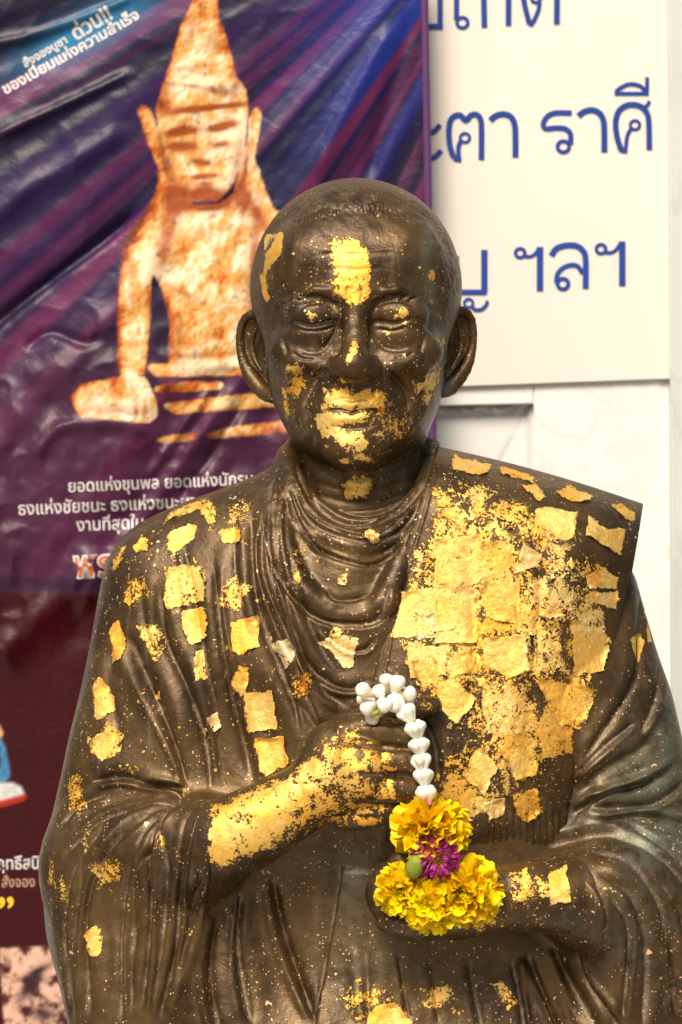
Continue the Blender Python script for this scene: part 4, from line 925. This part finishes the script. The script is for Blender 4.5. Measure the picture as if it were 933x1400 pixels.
# ------------------------------------------------------------------ wall, sign and banner behind
def S(r, g, b):
    f_ = lambda c: (c/255/12.92) if c/255 <= .04045 else ((c/255+.055)/1.055)**2.4
    return np.array([f_(r), f_(g), f_(b)], np.float32)
def box_np(name, lo, hi, mat, parent=None, bev=1.5, kind=None, tilt=0.0):
    import bmesh
    bm = bmesh.new(); bmesh.ops.create_cube(bm, size=1); lo = np.array(lo, float); hi = np.array(hi, float)
    for v in bm.verts: v.co = Vector([(a*(.5+c)+b*(.5-c))/1000 for a, b, c in zip(hi, lo, v.co)])
    if bev: bmesh.ops.bevel(bm, geom=bm.edges, offset=bev/1000, segments=2, affect='EDGES')
    me = bpy.data.meshes.new(name); bm.to_mesh(me); bm.free(); me.materials.append(mat); o = bpy.data.objects.new(name, me); link(o, parent)
    if kind: o['kind'] = kind
    return o
def marble(name, c1, c2, vein):
    t = NT(name); co = t.co(); n = t.noise(co, 5, 6, .6, 1.2); v = t.math('ABSOLUTE', t.math('SUBTRACT', t.noise(co, 3.2, 7, .62, 1.6), .5)); vn = t.math('SUBTRACT', 1.0, t.ramp(v, .0, .035))
    c = t.mix(t.ramp(n, .35, .65), c1, c2); c = t.mix(t.math('MULTIPLY', vn, .5), c, vein)
    return t.done(t.pbr(c, t.math('MULTIPLY_ADD', n, .2, .2), 0, t.bump(t.noise(co, 60, 3), .0004, .3)))
M['marble'] = marble('white_marble', (.86, .86, .84), (.82, .83, .81), (.66, .68, .67))
M['pillar'] = marble('grey_green_plaster', (.62, .66, .62), (.56, .60, .56), (.5, .52, .5))
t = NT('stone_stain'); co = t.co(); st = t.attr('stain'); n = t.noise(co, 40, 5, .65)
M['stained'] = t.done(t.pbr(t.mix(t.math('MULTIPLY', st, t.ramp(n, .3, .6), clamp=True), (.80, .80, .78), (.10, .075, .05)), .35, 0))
t = NT('sign_paint'); co = t.co(); n = t.noise(co, 3, 4)
M['sign'] = t.done(t.pbr(t.mix(t.ramp(n, .3, .7), (.82, .765, .70), (.79, .74, .68)), .32, 0, t.bump(t.noise(co, 12, 3), .002, .15)))
t = NT('blue_vinyl'); co = t.co(); M['blue'] = t.done(t.pbr(t.mix(t.ramp(t.noise(co, 8, 3), .35, .65), (.006, .045, .28), (.012, .055, .32)), .35))
TILT = math.radians(1.4)
def wp(px, py, y): return P(px, py, y)
wall = empty('marble_wall', P(760, 620, 480)); wall['kind'] = 'structure'
WO = P(760, 620, 480)
def quadprism(name, pts, y0, depth, mat, parent=None, origin=(0, 0, 0), bev=1.2):
    """slab with an outline in photo pixels at depth y0, going back by depth mm"""
    import bmesh
    bm = bmesh.new(); fr = [bm.verts.new([(a-b)/1000 for a, b in zip(P(x, y, y0), origin)]) for x, y in pts]
    fc = bm.faces.new(fr); bmesh.ops.recalc_face_normals(bm, faces=[fc]); fc.normal_update()
    if fc.normal.y > 0: fc.normal_flip()
    ex = bmesh.ops.extrude_face_region(bm, geom=[fc]); vs = [e for e in ex['geom'] if isinstance(e, bmesh.types.BMVert)]
    bmesh.ops.translate(bm, verts=vs, vec=(0, depth/1000, 0)); bmesh.ops.recalc_face_normals(bm, faces=bm.faces)
    if bev:
        eds = [e for e in bm.edges if all(abs(v.co.y-(y0-origin[1])/1000) < 1e-5 for v in e.verts)]; bmesh.ops.bevel(bm, geom=eds, offset=bev/1000, segments=2, affect='EDGES')
    me = bpy.data.meshes.new(name); bm.to_mesh(me); bm.free(); me.materials.append(mat); o = bpy.data.objects.new(name, me); link(o, parent)
    return o
q_ = lambda x0, y0, x1, y1: [(x0, y0+.0), (x1, y0-(x1-x0)*.022), (x1+(y1-y0)*.012, y1-(x1-x0)*.022), (x0+(y1-y0)*.012, y1)]
quadprism('wall_core', q_(-420, -420, 1400, 1900), 520, 60, M['marble'], wall, WO, 0)
quadprism('marble_slab', q_(560, 440, 728.4, 556), 470, 44, M['marble'], wall, WO)
quadprism('marble_slab', q_(729, 440, 903, 1500), 470, 44, M['marble'], wall, WO)
quadprism('marble_slab', q_(420, 556.5, 560, 1500), 470, 44, M['marble'], wall, WO)
# recessed panel with a bevel round it, top shade painted as a dark band
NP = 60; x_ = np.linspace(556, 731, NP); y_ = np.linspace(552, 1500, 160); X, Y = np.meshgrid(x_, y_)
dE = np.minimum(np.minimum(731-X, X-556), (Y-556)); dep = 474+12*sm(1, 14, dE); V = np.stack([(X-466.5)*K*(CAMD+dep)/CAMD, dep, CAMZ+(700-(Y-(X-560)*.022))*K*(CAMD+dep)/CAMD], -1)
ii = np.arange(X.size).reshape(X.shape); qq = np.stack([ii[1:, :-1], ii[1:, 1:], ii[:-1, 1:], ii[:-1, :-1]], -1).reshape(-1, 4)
o = mesh_np('recessed_panel', V.reshape(-1, 3), qq, M['stained'], wall, off=WO); attr(o, 'stain', (np.exp(-((Y-560)/11)**2)*.9+np.exp(-((X-716-(Y-570)*-.55)/3.5)**2)*.3*(Y < 660)).ravel()*1.0)  # painted shade under the top edge, plus a faint slanting streak
# pillar at the right
pil = empty('corner_pillar', P(990, 700, 440)); pil['kind'] = 'structure'; PO = P(990, 700, 440)
quadprism('pillar_face', [(911.5, -420), (1300, -420), (1300, 1900), (926, 1900)], 452, 60, M['pillar'], pil, PO, 3)
quadprism('pillar_edge', [(895, -420), (911.5, -420), (925.5, 1900), (908, 1900)], 471.5, 40, M['marble'], pil, PO, 1)
# lettered board
sign = empty('lettered_sign', P(760, 240, 430)); SO = P(760, 240, 430)
tag(sign, 'cream sign board with large blue Thai letters, behind the statue to the right', 'sign')
quadprism('board', [(380, -300), (1250, -300), (1250, 507), (903, 519), (600, 530), (380, 537)], 464, 5, M['sign'], sign, SO, 1)
def ribbon(pts, w_, y, close=False, step=3.0):
    p = spline(pts, step) if len(pts) > 2 else np.array(pts, float); V = []; F = []
    if close: p = p[:-1]
    n = len(p)
    for i in range(n):
        a = p[(i-1) % n] if close else p[max(i-1, 0)]; b = p[(i+1) % n] if close else p[min(i+1, n-1)]; t_ = (b-a)/max(np.linalg.norm(b-a), 1e-6); nn = np.array([-t_[1], t_[0]])*w_/2
        V += [P(*(p[i]+nn), y), P(*(p[i]-nn), y)]
    for i in range(n if close else n-1): j = (i+1) % n; F.append([2*i, 2*j, 2*j+1, 2*i+1])
    return V, F
def corner(pts, w_, y, k=9):
    """a stroke with sharp corners kept: points doubled near each corner"""
    return ribbon(pts, w_, y)
def sxy(l): return [(560+u/2., v/2.) for u, v in l]
def circ(u, v, r): return [(u+r*math.cos(a), v+r*.95*math.sin(a)) for a in np.linspace(0, 2*math.pi, 13)]
GL = [  # each glyph: list of (points, width, closed)
 [([(30, 366), (58, 364), (72, 356), (84, 341)], 15, 0), ([(30, 434), (58, 434), (74, 426), (87, 411)], 15, 0), (circ(42, 356, 12), 10, 1), (circ(42, 424, 12), 10, 1)],
 [(circ(152, 377, 13), 9, 1), ([(141, 384), (134, 405), (136, 436)], 13, 0), ([(122, 432), (111, 400), (108, 360), (112, 330), (124, 317), (140, 315), (154, 330), (168, 315), (184, 313), (194, 325), (197, 350), (197, 437)], 16, 0), ([(121, 434), (142, 438)], 12, 0)],
 [([(221, 330), (236, 317), (258, 312), (278, 320), (288, 342), (290, 380), (290, 431)], 17, 0)],
 [([(444, 309), (400, 309), (378, 318), (366, 338), (372, 352), (400, 350), (425, 352), (440, 366), (441, 396)], 15, 0), (circ(421, 401, 16), 11, 1)],
 [([(462, 318), (477, 306), (500, 301), (520, 310), (531, 332), (533, 370), (533, 417)], 17, 0)],
 [(circ(617, 342, 13), 9, 1), ([(607, 350), (596, 372), (591, 410)], 11, 0), ([(580, 413), (568, 375), (564, 335), (572, 305), (590, 290), (612, 286), (634, 292), (650, 310), (655, 340), (656, 410)], 16, 0), ([(578, 412), (596, 413)], 12, 0), ([(640, 294), (652, 286), (656, 275)], 10, 0)],
 [([(564, 252), (578, 240), (604, 230), (632, 236), (648, 252)], 12, 0), ([(561, 256), (655, 256)], 11, 0), ([(650, 211), (650, 250)], 11, 0)],
 [([(205, 683), (205, 798)], 18, 0), ([(130, 799), (212, 799)], 15, 0), ([(128, 700), (128, 805)], 16, 0), (circ(162, 829, 12), 8, 1), ([(171, 838), (180, 847), (198, 845), (211, 832), (213, 822)], 10, 0)],
 [(circ(303, 692, 13), 10, 1), ([(314, 700), (330, 702), (344, 694), (354, 678)], 10, 0), ([(357, 675), (357, 796)], 18, 0)],
 [([(388, 700), (402, 680), (430, 671), (458, 673), (476, 688), (482, 712), (482, 790)], 17, 0), ([(474, 748), (460, 728), (440, 725), (418, 734), (404, 752), (402, 774)], 13, 0), (circ(420, 776, 15), 11, 1)],
 [(circ(524, 681, 13), 10, 1), ([(535, 690), (552, 691), (566, 682), (577, 664)], 10, 0), ([(582, 660), (582, 782)], 18, 0)],
 [([(30, 73), (92, 73)], 17, 0), ([(84, -60), (84, 66)], 15, 0)],
 [([(129, -60), (129, 55)], 15, 0), (circ(145, 62, 15), 10, 1)],
 [([(205, 76), (205, -30), (222, -55), (250, -58), (268, -40), (271, -10), (271, 71)], 16, 0)],
 [([(316, -40), (313, 0), (328, 66)], 15, 0), ([(326, 66), (340, 66)], 12, 0), ([(338, 62), (352, 30), (356, 6)], 12, 0), (circ(346, -6, 13), 9, 1), ([(320, -45), (350, -60), (385, -55), (402, -30), (403, 66)], 16, 0)]]
for g in GL:
    V = []; F = []; 
    for k, (pts_, w_, cl) in enumerate(g):
        v, f_ = ribbon(sxy(pts_), w_/2., 463.2-.12*k, bool(cl)); F += [[a+len(V) for a in q] for q in f_]; V += v
    o = mesh_np('letter', np.array(V), np.array(F), M['blue'], sign, smooth=False, off=SO)

# the purple banner: folds run down and left from its tied upper right corner
BY = 425.0
def Bcol():
    X = np.arange(CW)[None]-PAD+np.zeros((CH, 1)); Y = np.arange(CH)[:, None]-PAD+np.zeros((1, CW))
    an = np.degrees(np.arctan2(Y+300, 800-X)); rr = np.hypot(X-800, Y+300)
    def ray(fr, seed, oct_=3):
        g = np.random.default_rng(seed); out = np.zeros_like(an)
        for k in range(oct_):
            tab = g.random(400); a = (an+400*0)*fr*2**k+rr*.0006*fr; i = np.floor(a).astype(int); f_ = a-i; f_ = f_*f_*(3-2*f_); out += (tab[i % 400]*(1-f_)+tab[(i+1) % 400]*f_)/2**k
        return out/(2-2**(1-oct_))
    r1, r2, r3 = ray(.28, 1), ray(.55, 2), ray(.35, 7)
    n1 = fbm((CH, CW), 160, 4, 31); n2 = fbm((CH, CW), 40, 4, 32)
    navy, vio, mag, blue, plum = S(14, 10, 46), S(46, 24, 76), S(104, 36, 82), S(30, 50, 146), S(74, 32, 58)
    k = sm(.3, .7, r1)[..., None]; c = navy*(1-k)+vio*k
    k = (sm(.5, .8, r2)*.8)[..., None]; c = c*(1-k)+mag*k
    k = (sm(330, 560, X)*sm(420, 150, Y)*sm(.35, .6, r3)*.75)[..., None]; c = c*(1-k)+blue*k
    k = (sm(360, 600, Y)*.75)[..., None]; c = c*(1-k)+(plum*(.6+.8*n1[..., None]))*k
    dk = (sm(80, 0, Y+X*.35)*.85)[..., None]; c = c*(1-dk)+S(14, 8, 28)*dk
    b_ = canvas(); blob(b_, 120, 45, 95, 26, 1.0, -27); b_ = np.clip(b_*1.1, 0, 1)[..., None]; c = c*(1-b_*.9)+S(40, 130, 180)*b_*.9
    # the printed seated figure, worn gilt on cream
    fig = np.zeros((CH, CW), np.float32)
    for poly in ([(266,-30),(266,0),(247,39),(234,86),(221,124),(213,150),(222,205),(238,250),(262,278),(300,276),(322,250),(336,200),(340,150),(337,124),(324,107),(315,69),(300,26),(296,-30)],
                 [(226,205),(214,262),(196,296),(240,320),(270,285),(250,262)], [(334,195),(322,258),(318,300),(350,320),(396,322),(366,268),(350,220)], [(188,152),(194,144),(203,146),(213,165),(226,200),(230,240),(232,262),(218,260),(216,225),(205,205)], [(340,165),(350,144),(359,156),(354,190),(346,225),(352,258),(378,290),(392,320),(360,310),(336,262)],
                 [(222,255),(200,292),(178,314),(166,345),(161,440),(162,505),(170,520),(200,512),(206,450),(209,370),(222,395),(233,440),(232,500),(420,495),(420,300),(380,290),(330,258),(300,280),(262,282)],
                 [(97,545),(112,526),(165,516),(200,516),(214,545),(217,570),(205,580),(160,574),(112,572)], [(200,500),(420,484),(420,512),(215,516)], [(212,530),(260,522),(308,523),(305,532),(240,537),(212,538)],
                 [(220,553),(300,543),(420,530),(420,552),(300,562),(240,567)], [(208,602),(240,594),(272,592),(270,602),(225,606)], [(280,592),(330,582),(420,570),(420,588),(330,597),(285,600)]):
        fig = np.maximum(fig, pmask(poly, 3.0))
    rag = fbm((CH, CW), 9, 3, 41); fig = sm(.35, .65, fig+(rag-.5)*.35)
    cream, gold_, orng, brn = S(252, 232, 196), S(226, 172, 92), S(198, 98, 34), S(104, 44, 18)
    ins = blur(fig, 7); BLX = np.roll(ins, -9, 1); e = np.clip((ins-.55)*2.4, 0, 1); n3 = fbm((CH, CW), 26, 4, 51, .6); n4 = fbm((CH, CW), 7, 3, 52)
    side = np.clip((BLX-ins), -1, 1); body = e*.55+(n3-.5)*1.5+.24+side*1.1; hg = canvas()
    for poly, sg, wt in (([(228,158),(328,158),(332,200),(318,245),(280,274),(246,246),(228,200)], 9, 1.3), ([(270,176),(276,176),(286,224),(262,224)], 3.5, .5), ([(216,112),(334,112),(340,148),(212,148)], 6, .8), ([(236,72),(322,72),(328,108),(226,108)], 6, .7),
                         ([(250,24),(306,24),(318,68),(238,68)], 6, .7), ([(166,330),(198,322),(208,400),(204,470),(202,512),(166,512),(160,430)], 8, 1.3), ([(176,322),(230,268),(330,262),(400,300),(400,370),(300,352),(210,368)], 12, 1.2), ([(232,372),(420,372),(420,492),(234,492)], 14, 1.0),
                         ([(318,285),(346,285),(334,490),(304,490)], 4, .5), ([(356,285),(372,290),(372,490),(350,490)], 4, .5), ([(100,545),(140,526),(168,528),(168,572),(112,572)], 8, 1.0), ([(168,512),(202,512),(216,560),(205,578),(166,574)], 6, 1.0), ([(188,152),(204,146),(228,225),(218,260)], 3.5, .6), ([(344,160),(358,150),(350,215),(368,280),(344,262)], 3.5, .6),
                         ([(244,208),(262,206),(262,214),(244,214)], 2.5, .2), ([(262,232),(298,228),(298,234),(262,238)], 2.5, .35), ([(264,242),(296,239),(292,246),(268,248)], 2.5, .3), ([(238,172),(262,168),(264,176),(238,180)], 2.5, .35), ([(290,166),(320,162),(322,172),(290,174)], 2.5, .35)):
        hg += wt*np.sqrt(np.clip(blur(pmask(poly), sg), 0, 1))*sg
    hg += (n3-.5)*5+(n4-.5)*.7; gy, gx = np.gradient(hg); shd = -gx*.8-(-gy)*-.55
    shade = np.clip(.56+shd*.62+(e-.5)*.25+(n3-.5)*.75+(n4-.5)*.25-.06, 0, 1)
    k = sm(.08, .36, shade)[..., None]; fc = brn*(1-k)+orng*k; k = sm(.30, .52, shade)[..., None]; fc = fc*(1-k)+gold_*k; k = sm(.50, .78, shade)[..., None]; fc = fc*(1-k)+cream*k
    drk = canvas()
    for x, y, a, b, v, ro in ((248, 181, 19, 5, 1.9, -8), (304, 174, 18, 5, 1.7, -14), (249, 201, 16, 5.5, 2.2, 0), (302, 198, 13, 4, 1.2, -5), (278, 150, 54, 3.5, 1.3, -8), (276, 223, 13, 4, 1.5, 8), (281, 242, 17, 3.5, 1.7, -4), (281, 252, 9, 3, .7, 0), (268, 200, 3, 16, .35, 0), (280, 262, 22, 10, .6, 0),
                              (300, 275, 30, 12, .55, -15), (250, 280, 12, 20, .5, 0), (222, 210, 4, 40, .6, -10), (338, 220, 5, 40, .6, 8), (238, 272, 12, 26, .9, 20), (332, 268, 10, 26, .8, -12), (352, 292, 6, 26, .5, -30), (282, 284, 34, 6, .9, 0), (222, 350, 14, 40, .5, 15), (250, 400, 26, 5, .55, 25), (345, 380, 5, 60, .35, 5), (325, 330, 3, 60, .3, 14), (300, 330, 3, 60, .25, 14),
                              (180, 380, 8, 40, .35, 0), (155, 562, 40, 7, .5, 0), (330, 505, 70, 4, .5, -4), (375, 440, 20, 60, .5, 0), (270, 100, 26, 3, .35, 10), (290, 60, 10, 20, .3, 0), (205, 430, 5, 30, .4, 0), (250, 176, 20, 8, .35, -8), (305, 172, 20, 8, .3, -12), (326, 215, 9, 34, .55, 8), (232, 232, 7, 26, .5, -12), (278, 268, 40, 10, .6, 0), (268, 120, 44, 3, .5, 8), (272, 92, 34, 2.5, .45, -6), (300, 128, 20, 4, .4, 10), (262, 40, 8, 30, .35, 14), (322, 118, 8, 18, .55, 0), (228, 128, 6, 16, .5, 0), (278, 148, 58, 3.5, .8, -4), (232, 320, 10, 30, .45, 10), (350, 330, 12, 80, .45, 5), (390, 400, 16, 90, .5, 0), (245, 470, 10, 30, .4, 0), (280, 486, 60, 5, .45, -2), (185, 470, 16, 4, .3, 0), (135, 540, 26, 5, .35, 0), (188, 560, 4, 14, .5, 0), (200, 560, 3, 14, .4, 0)): blob(drk, x, y, a, b, v, ro)
    drk = np.clip(drk*(.8+n4)*1.0, 0, 1)[..., None]; fc = fc*(1-drk)+(orng*.45+brn*.55)*drk
    spk = (sm(.66, .74, n4)*.5)[..., None]; fc = fc*(1-spk)+brn*spk
    fade = (fig*np.where(Y > 480, sm(640, 520, Y+(n2-.5)*120)*.35+.65, 1))[..., None]; c = c*(1-fade)+fc*fade
    # lower part of the print: maroon with small pictures
    k = sm(806, 812, Y-.02*X)[..., None]; c = c*(1-k)+(S(56, 0, 10)*(.85+.3*n2[..., None]))*k
    k = (sm(786, 792, Y)*(1-sm(806, 812, Y)))[..., None]*.5; c = c*(1-k)+S(18, 12, 40)*k
    k = np.clip(pmask([(-80, 985), (0, 990), (6, 1002), (0, 1012), (-80, 1012)], 1.2), 0, 1)[..., None]; c = c*(1-k)+S(220, 170, 120)*k
    k = pmask([(-80, 1005), (2, 1008), (8, 1020), (13, 1045), (15, 1060), (8, 1068), (-80, 1070)], 1.2)[..., None]; c = c*(1-k)+(S(70, 130, 175)*(.4+1.2*n4[..., None]))*k
    k = pmask([(-80, 1020), (0, 1020), (2, 1050), (-80, 1055)], 1.5)[..., None]; c = c*(1-k)+S(20, 18, 30)*k
    k = pmask([(-80, 1068), (20, 1070), (30, 1075), (35, 1086), (28, 1092), (0, 1098), (-80, 1102)], 1.2)[..., None]; c = c*(1-k)+(S(205, 205, 205)*(.7+.6*n4[..., None]))*k
    k = pmask([(-80, 1098), (0, 1094), (30, 1086), (39, 1086), (34, 1094), (5, 1102), (-80, 1108)], 1.2)[..., None]; c = c*(1-k)+S(170, 40, 20)*k
    k = pmask([(1, 1296), (68, 1292), (90, 1300), (100, 1420), (8, 1420)], 1.0)[..., None]; stn = fbm((CH, CW), 14, 4, 61, .6)[..., None]; c = c*(1-k)+(S(225, 180, 160)*sm(.3, .6, stn)+S(70, 30, 30)*(1-sm(.3, .6, stn)))*k
    dk = canvas(); blob(dk, 40, 1350, 9, 26, 1, 35); blob(dk, 55, 1325, 26, 6, .8, -25); blob(dk, 60, 1385, 20, 12, .9, 0); dk = np.clip(dk, 0, 1)[..., None]*k; c = c*(1-dk)+S(50, 30, 40)*dk
    k = sm(20, 0, Y)*0
    return c.astype(np.float32), X, Y, an, rr, ray
BC, BXX, BYY, an, rr, ray = Bcol()
# fold relief (mm, towards the viewer)
amp = 2.0+9*sm(250, 1000, rr)*sm(900, 640, BYY)*(1-.6*np.exp(-((BXX-270)/90.)**2)*sm(620, 420, BYY))
FR = (ray(.16, 12, 2)-.5)*2*amp*1.4+(ray(.45, 13, 2)-.5)*amp*.45
FR += (.35+.65*sm(380, 560, BYY))*((fbm((CH, CW), 55, 4, 71)-.5)*5+3.2*(1-2*np.abs(fbm((CH, CW), 80, 3, 72)-.5)*3))*sm(1000, 760, BYY)*sm(480, 360, BXX)
FR *= .35+.65*sm(980, 780, BYY-.6*(140-BXX))
for pts_, w_, h_ in (([(-60, 66), (0, 60), (60, 44), (140, 15), (200, -10)], 7, -5), ([(-60, 210), (0, 186), (60, 158), (120, 130), (190, 95)], 8, -5), ([(-40, 330), (40, 262), (110, 218), (180, 170)], 14, -5), ([(-40, 470), (60, 390), (140, 330), (200, 280)], 8, 6),
                     ([(100, 860), (120, 820), (150, 770), (210, 690), (300, 560), (360, 490)], 12, -6), ([(-20, 915), (40, 860), (110, 790), (150, 740)], 22, -9), ([(30, 480), (70, 455), (120, 470), (150, 450)], 7, 4), ([(40, 640), (80, 590), (150, 580), (230, 600)], 10, -4),
                     ([(200, 660), (240, 600), (300, 520)], 7, -4), ([(240, 690), (290, 620), (340, 540)], 7, 4), ([(430, 250), (470, 160), (540, 30)], 12, -4), ([(500, 260), (530, 140), (570, 10)], 12, 4)): groove(FR.astype(np.float32) if False else FR, pts_, w_, h_, .15)
nx, ny = 300, 620
bx_ = np.linspace(-75, 1, nx); U = np.linspace(0, 1, nx)[None]; W_ = np.linspace(0, 1, ny)[:, None]
rightx = 581+W_*22*1.35; X = -80+(rightx+80)*U; Y = -80+1560*W_+0*U
fr = samp(FR.astype(np.float32), X.ravel(), Y.ravel()).reshape(X.shape); fr = fr*sm(0, .03, 1-U)
dep = BY-fr-6
V = np.stack([(X-466.5)*K*(CAMD+BY)/CAMD, dep, CAMZ+(700-Y)*K*(CAMD+BY)/CAMD], -1).reshape(-1, 3)
ii = np.arange(nx*ny).reshape(ny, nx); qq = np.stack([ii[1:, :-1], ii[1:, 1:], ii[:-1, 1:], ii[:-1, :-1]], -1).reshape(-1, 4)
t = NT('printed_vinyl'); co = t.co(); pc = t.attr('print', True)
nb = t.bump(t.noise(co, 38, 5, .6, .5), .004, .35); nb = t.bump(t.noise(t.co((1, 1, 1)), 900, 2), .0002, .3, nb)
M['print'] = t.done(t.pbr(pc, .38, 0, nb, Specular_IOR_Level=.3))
ban = empty('printed_banner', P(260, 700, BY)); BO = P(260, 700, BY)
tag(ban, 'creased purple and maroon vinyl banner printed with a gilded seated statue', 'banner')
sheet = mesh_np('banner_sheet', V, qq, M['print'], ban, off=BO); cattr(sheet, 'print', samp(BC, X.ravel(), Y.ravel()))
# hem folded round the right edge
hemx = 581+np.linspace(0, 1, 80)*22*1.35; yv = -80+1560*np.linspace(0, 1, 80)
t = NT('hem'); M['hem'] = t.done(t.pbr((.10, .03, .13), .4, 0))
Vh = []
for i in range(80):
    for dx, dd in ((-7, -1.0), (-5, -2.2), (1, -2.2), (3, -.5), (3, 3)): Vh.append(P(hemx[i]+dx, yv[i], 0)*0+np.array([(hemx[i]+dx-466.5)*K*(CAMD+BY)/CAMD, BY-6+dd, CAMZ+(700-yv[i])*K*(CAMD+BY)/CAMD]))
ii = np.arange(400).reshape(80, 5); mesh_np('hem', np.array(Vh), np.stack([ii[1:, :-1], ii[1:, 1:], ii[:-1, 1:], ii[:-1, :-1]], -1).reshape(-1, 4), M['hem'], ban, off=BO)
def ink(name, c, rough=.4):
    t = NT(name); return t.done(t.pbr(tuple(c), rough))
M['ink_w'] = ink('white_ink', (.72, .68, .68)); M['ink_o'] = ink('orange_ink', (.62, .16, .06)); M['ink_y'] = ink('yellow_ink', (.85, .55, .03)); M['ink_t'] = ink('tan_ink', (.55, .33, .22))
def lettering(txt, px, py, size_px, mat, rot=0.0, weight=0.0, sx=1.0, align='LEFT', lift=.5):
    cu = bpy.data.curves.new('lettering', 'FONT'); cu.body = txt; cu.size = 1.0; cu.align_x = align; cu.offset = weight; cu.resolution_u = 3
    ob = bpy.data.objects.new('lettering', cu); COL.objects.link(ob); bpy.context.view_layer.update()
    me = bpy.data.meshes.new_from_object(ob.evaluated_get(bpy.context.evaluated_depsgraph_get())); bpy.data.objects.remove(ob)
    if not len(me.vertices): return
    co_ = np.zeros(len(me.vertices)*3, np.float32); me.vertices.foreach_get('co', co_); co_ = co_.reshape(-1, 3)*size_px
    x = co_[:, 0]*sx; y = co_[:, 1]; cr, sr = math.cos(R(rot)), math.sin(R(rot)); u = px+x*cr-y*sr; v = py-(x*sr+y*cr)
    s = K*(CAMD+BY)/CAMD; d = BY-6-samp(FR.astype(np.float32), u, v)-lift
    Vn = np.stack([(u-466.5)*s, d, CAMZ+(700-v)*s], 1)-BO; me.vertices.foreach_set('co', (Vn/1000).astype(np.float32).ravel()); me.update(); me.materials.clear(); me.materials.append(mat)
    return link(bpy.data.objects.new('lettering', me), ban)
lettering('สั่งจองบูชา', 35, 93, 16, M['ink_w'], 31, .025); lettering('ด่วน!!', 104, 56, 27, M['ink_w'], 31, .03); lettering('ของเปี่ยมแห่งความสำเร็จ', 8, 130, 20.5, M['ink_w'], 29.5, .03, 1.05)
lettering('ยอดแห่งขุนพล ยอดแห่งนักรบ ยอด', 95, 673, 23, M['ink_w'], 2.5, .01, .92); lettering('ธงแห่งชัยชนะ ธงแห่งชนะมาร อ', 27, 704, 24, M['ink_w'], 2.5, .01, .92); lettering('งามที่สุดใน', 107, 726, 24, M['ink_w'], 2.5, .01, .9)
lettering('พระ', 103, 789, 50, M['ink_w'], 2.5, .045, .95, lift=.4); lettering('พระ', 103, 789, 50, M['ink_o'], 2.5, .0, .95, lift=.8)
lettering('สัมฤทธิ์สนิม', -28, 1188, 24, M['ink_w'], 1, .012, .85); lettering('สั่งจอง ๒', 3, 1212, 20, M['ink_t'], 1, .005, .85); lettering('ดี”', -34, 1265, 54, M['ink_y'], 2, .02)

# ------------------------------------------------------------------ out of frame: pedestal under the bust and the floor of the place
M['floor'] = marble('pale_floor', (.32, .28, .23), (.27, .24, .19), (.2, .18, .15))
ped = empty('pedestal', (0, 0, -900)); tag(ped, 'white marble pedestal under the bust, below the picture', 'pedestal')
def bo(name, lo, hi, m, par, off, bev=3):
    o = box_np(name, np.array(lo)-off, np.array(hi)-off, m, par, bev); return o
bo('plinth', (-300, -240, -880), (340, 200, -150), M['marble'], ped, np.array([0, 0, -900])); bo('cap', (-320, -260, -149.5), (360, 220, -112.5), M['marble'], ped, np.array([0, 0, -900])); bo('foot', (-330, -270, -900), (370, 230, -880.5), M['marble'], ped, np.array([0, 0, -900]))
fl = mesh_np('ground', [(-15000, -15000, -900), (15000, -15000, -900), (15000, 3000, -900), (-15000, 3000, -900)], [[0, 1, 2, 3]], M['floor']); fl['kind'] = 'structure'
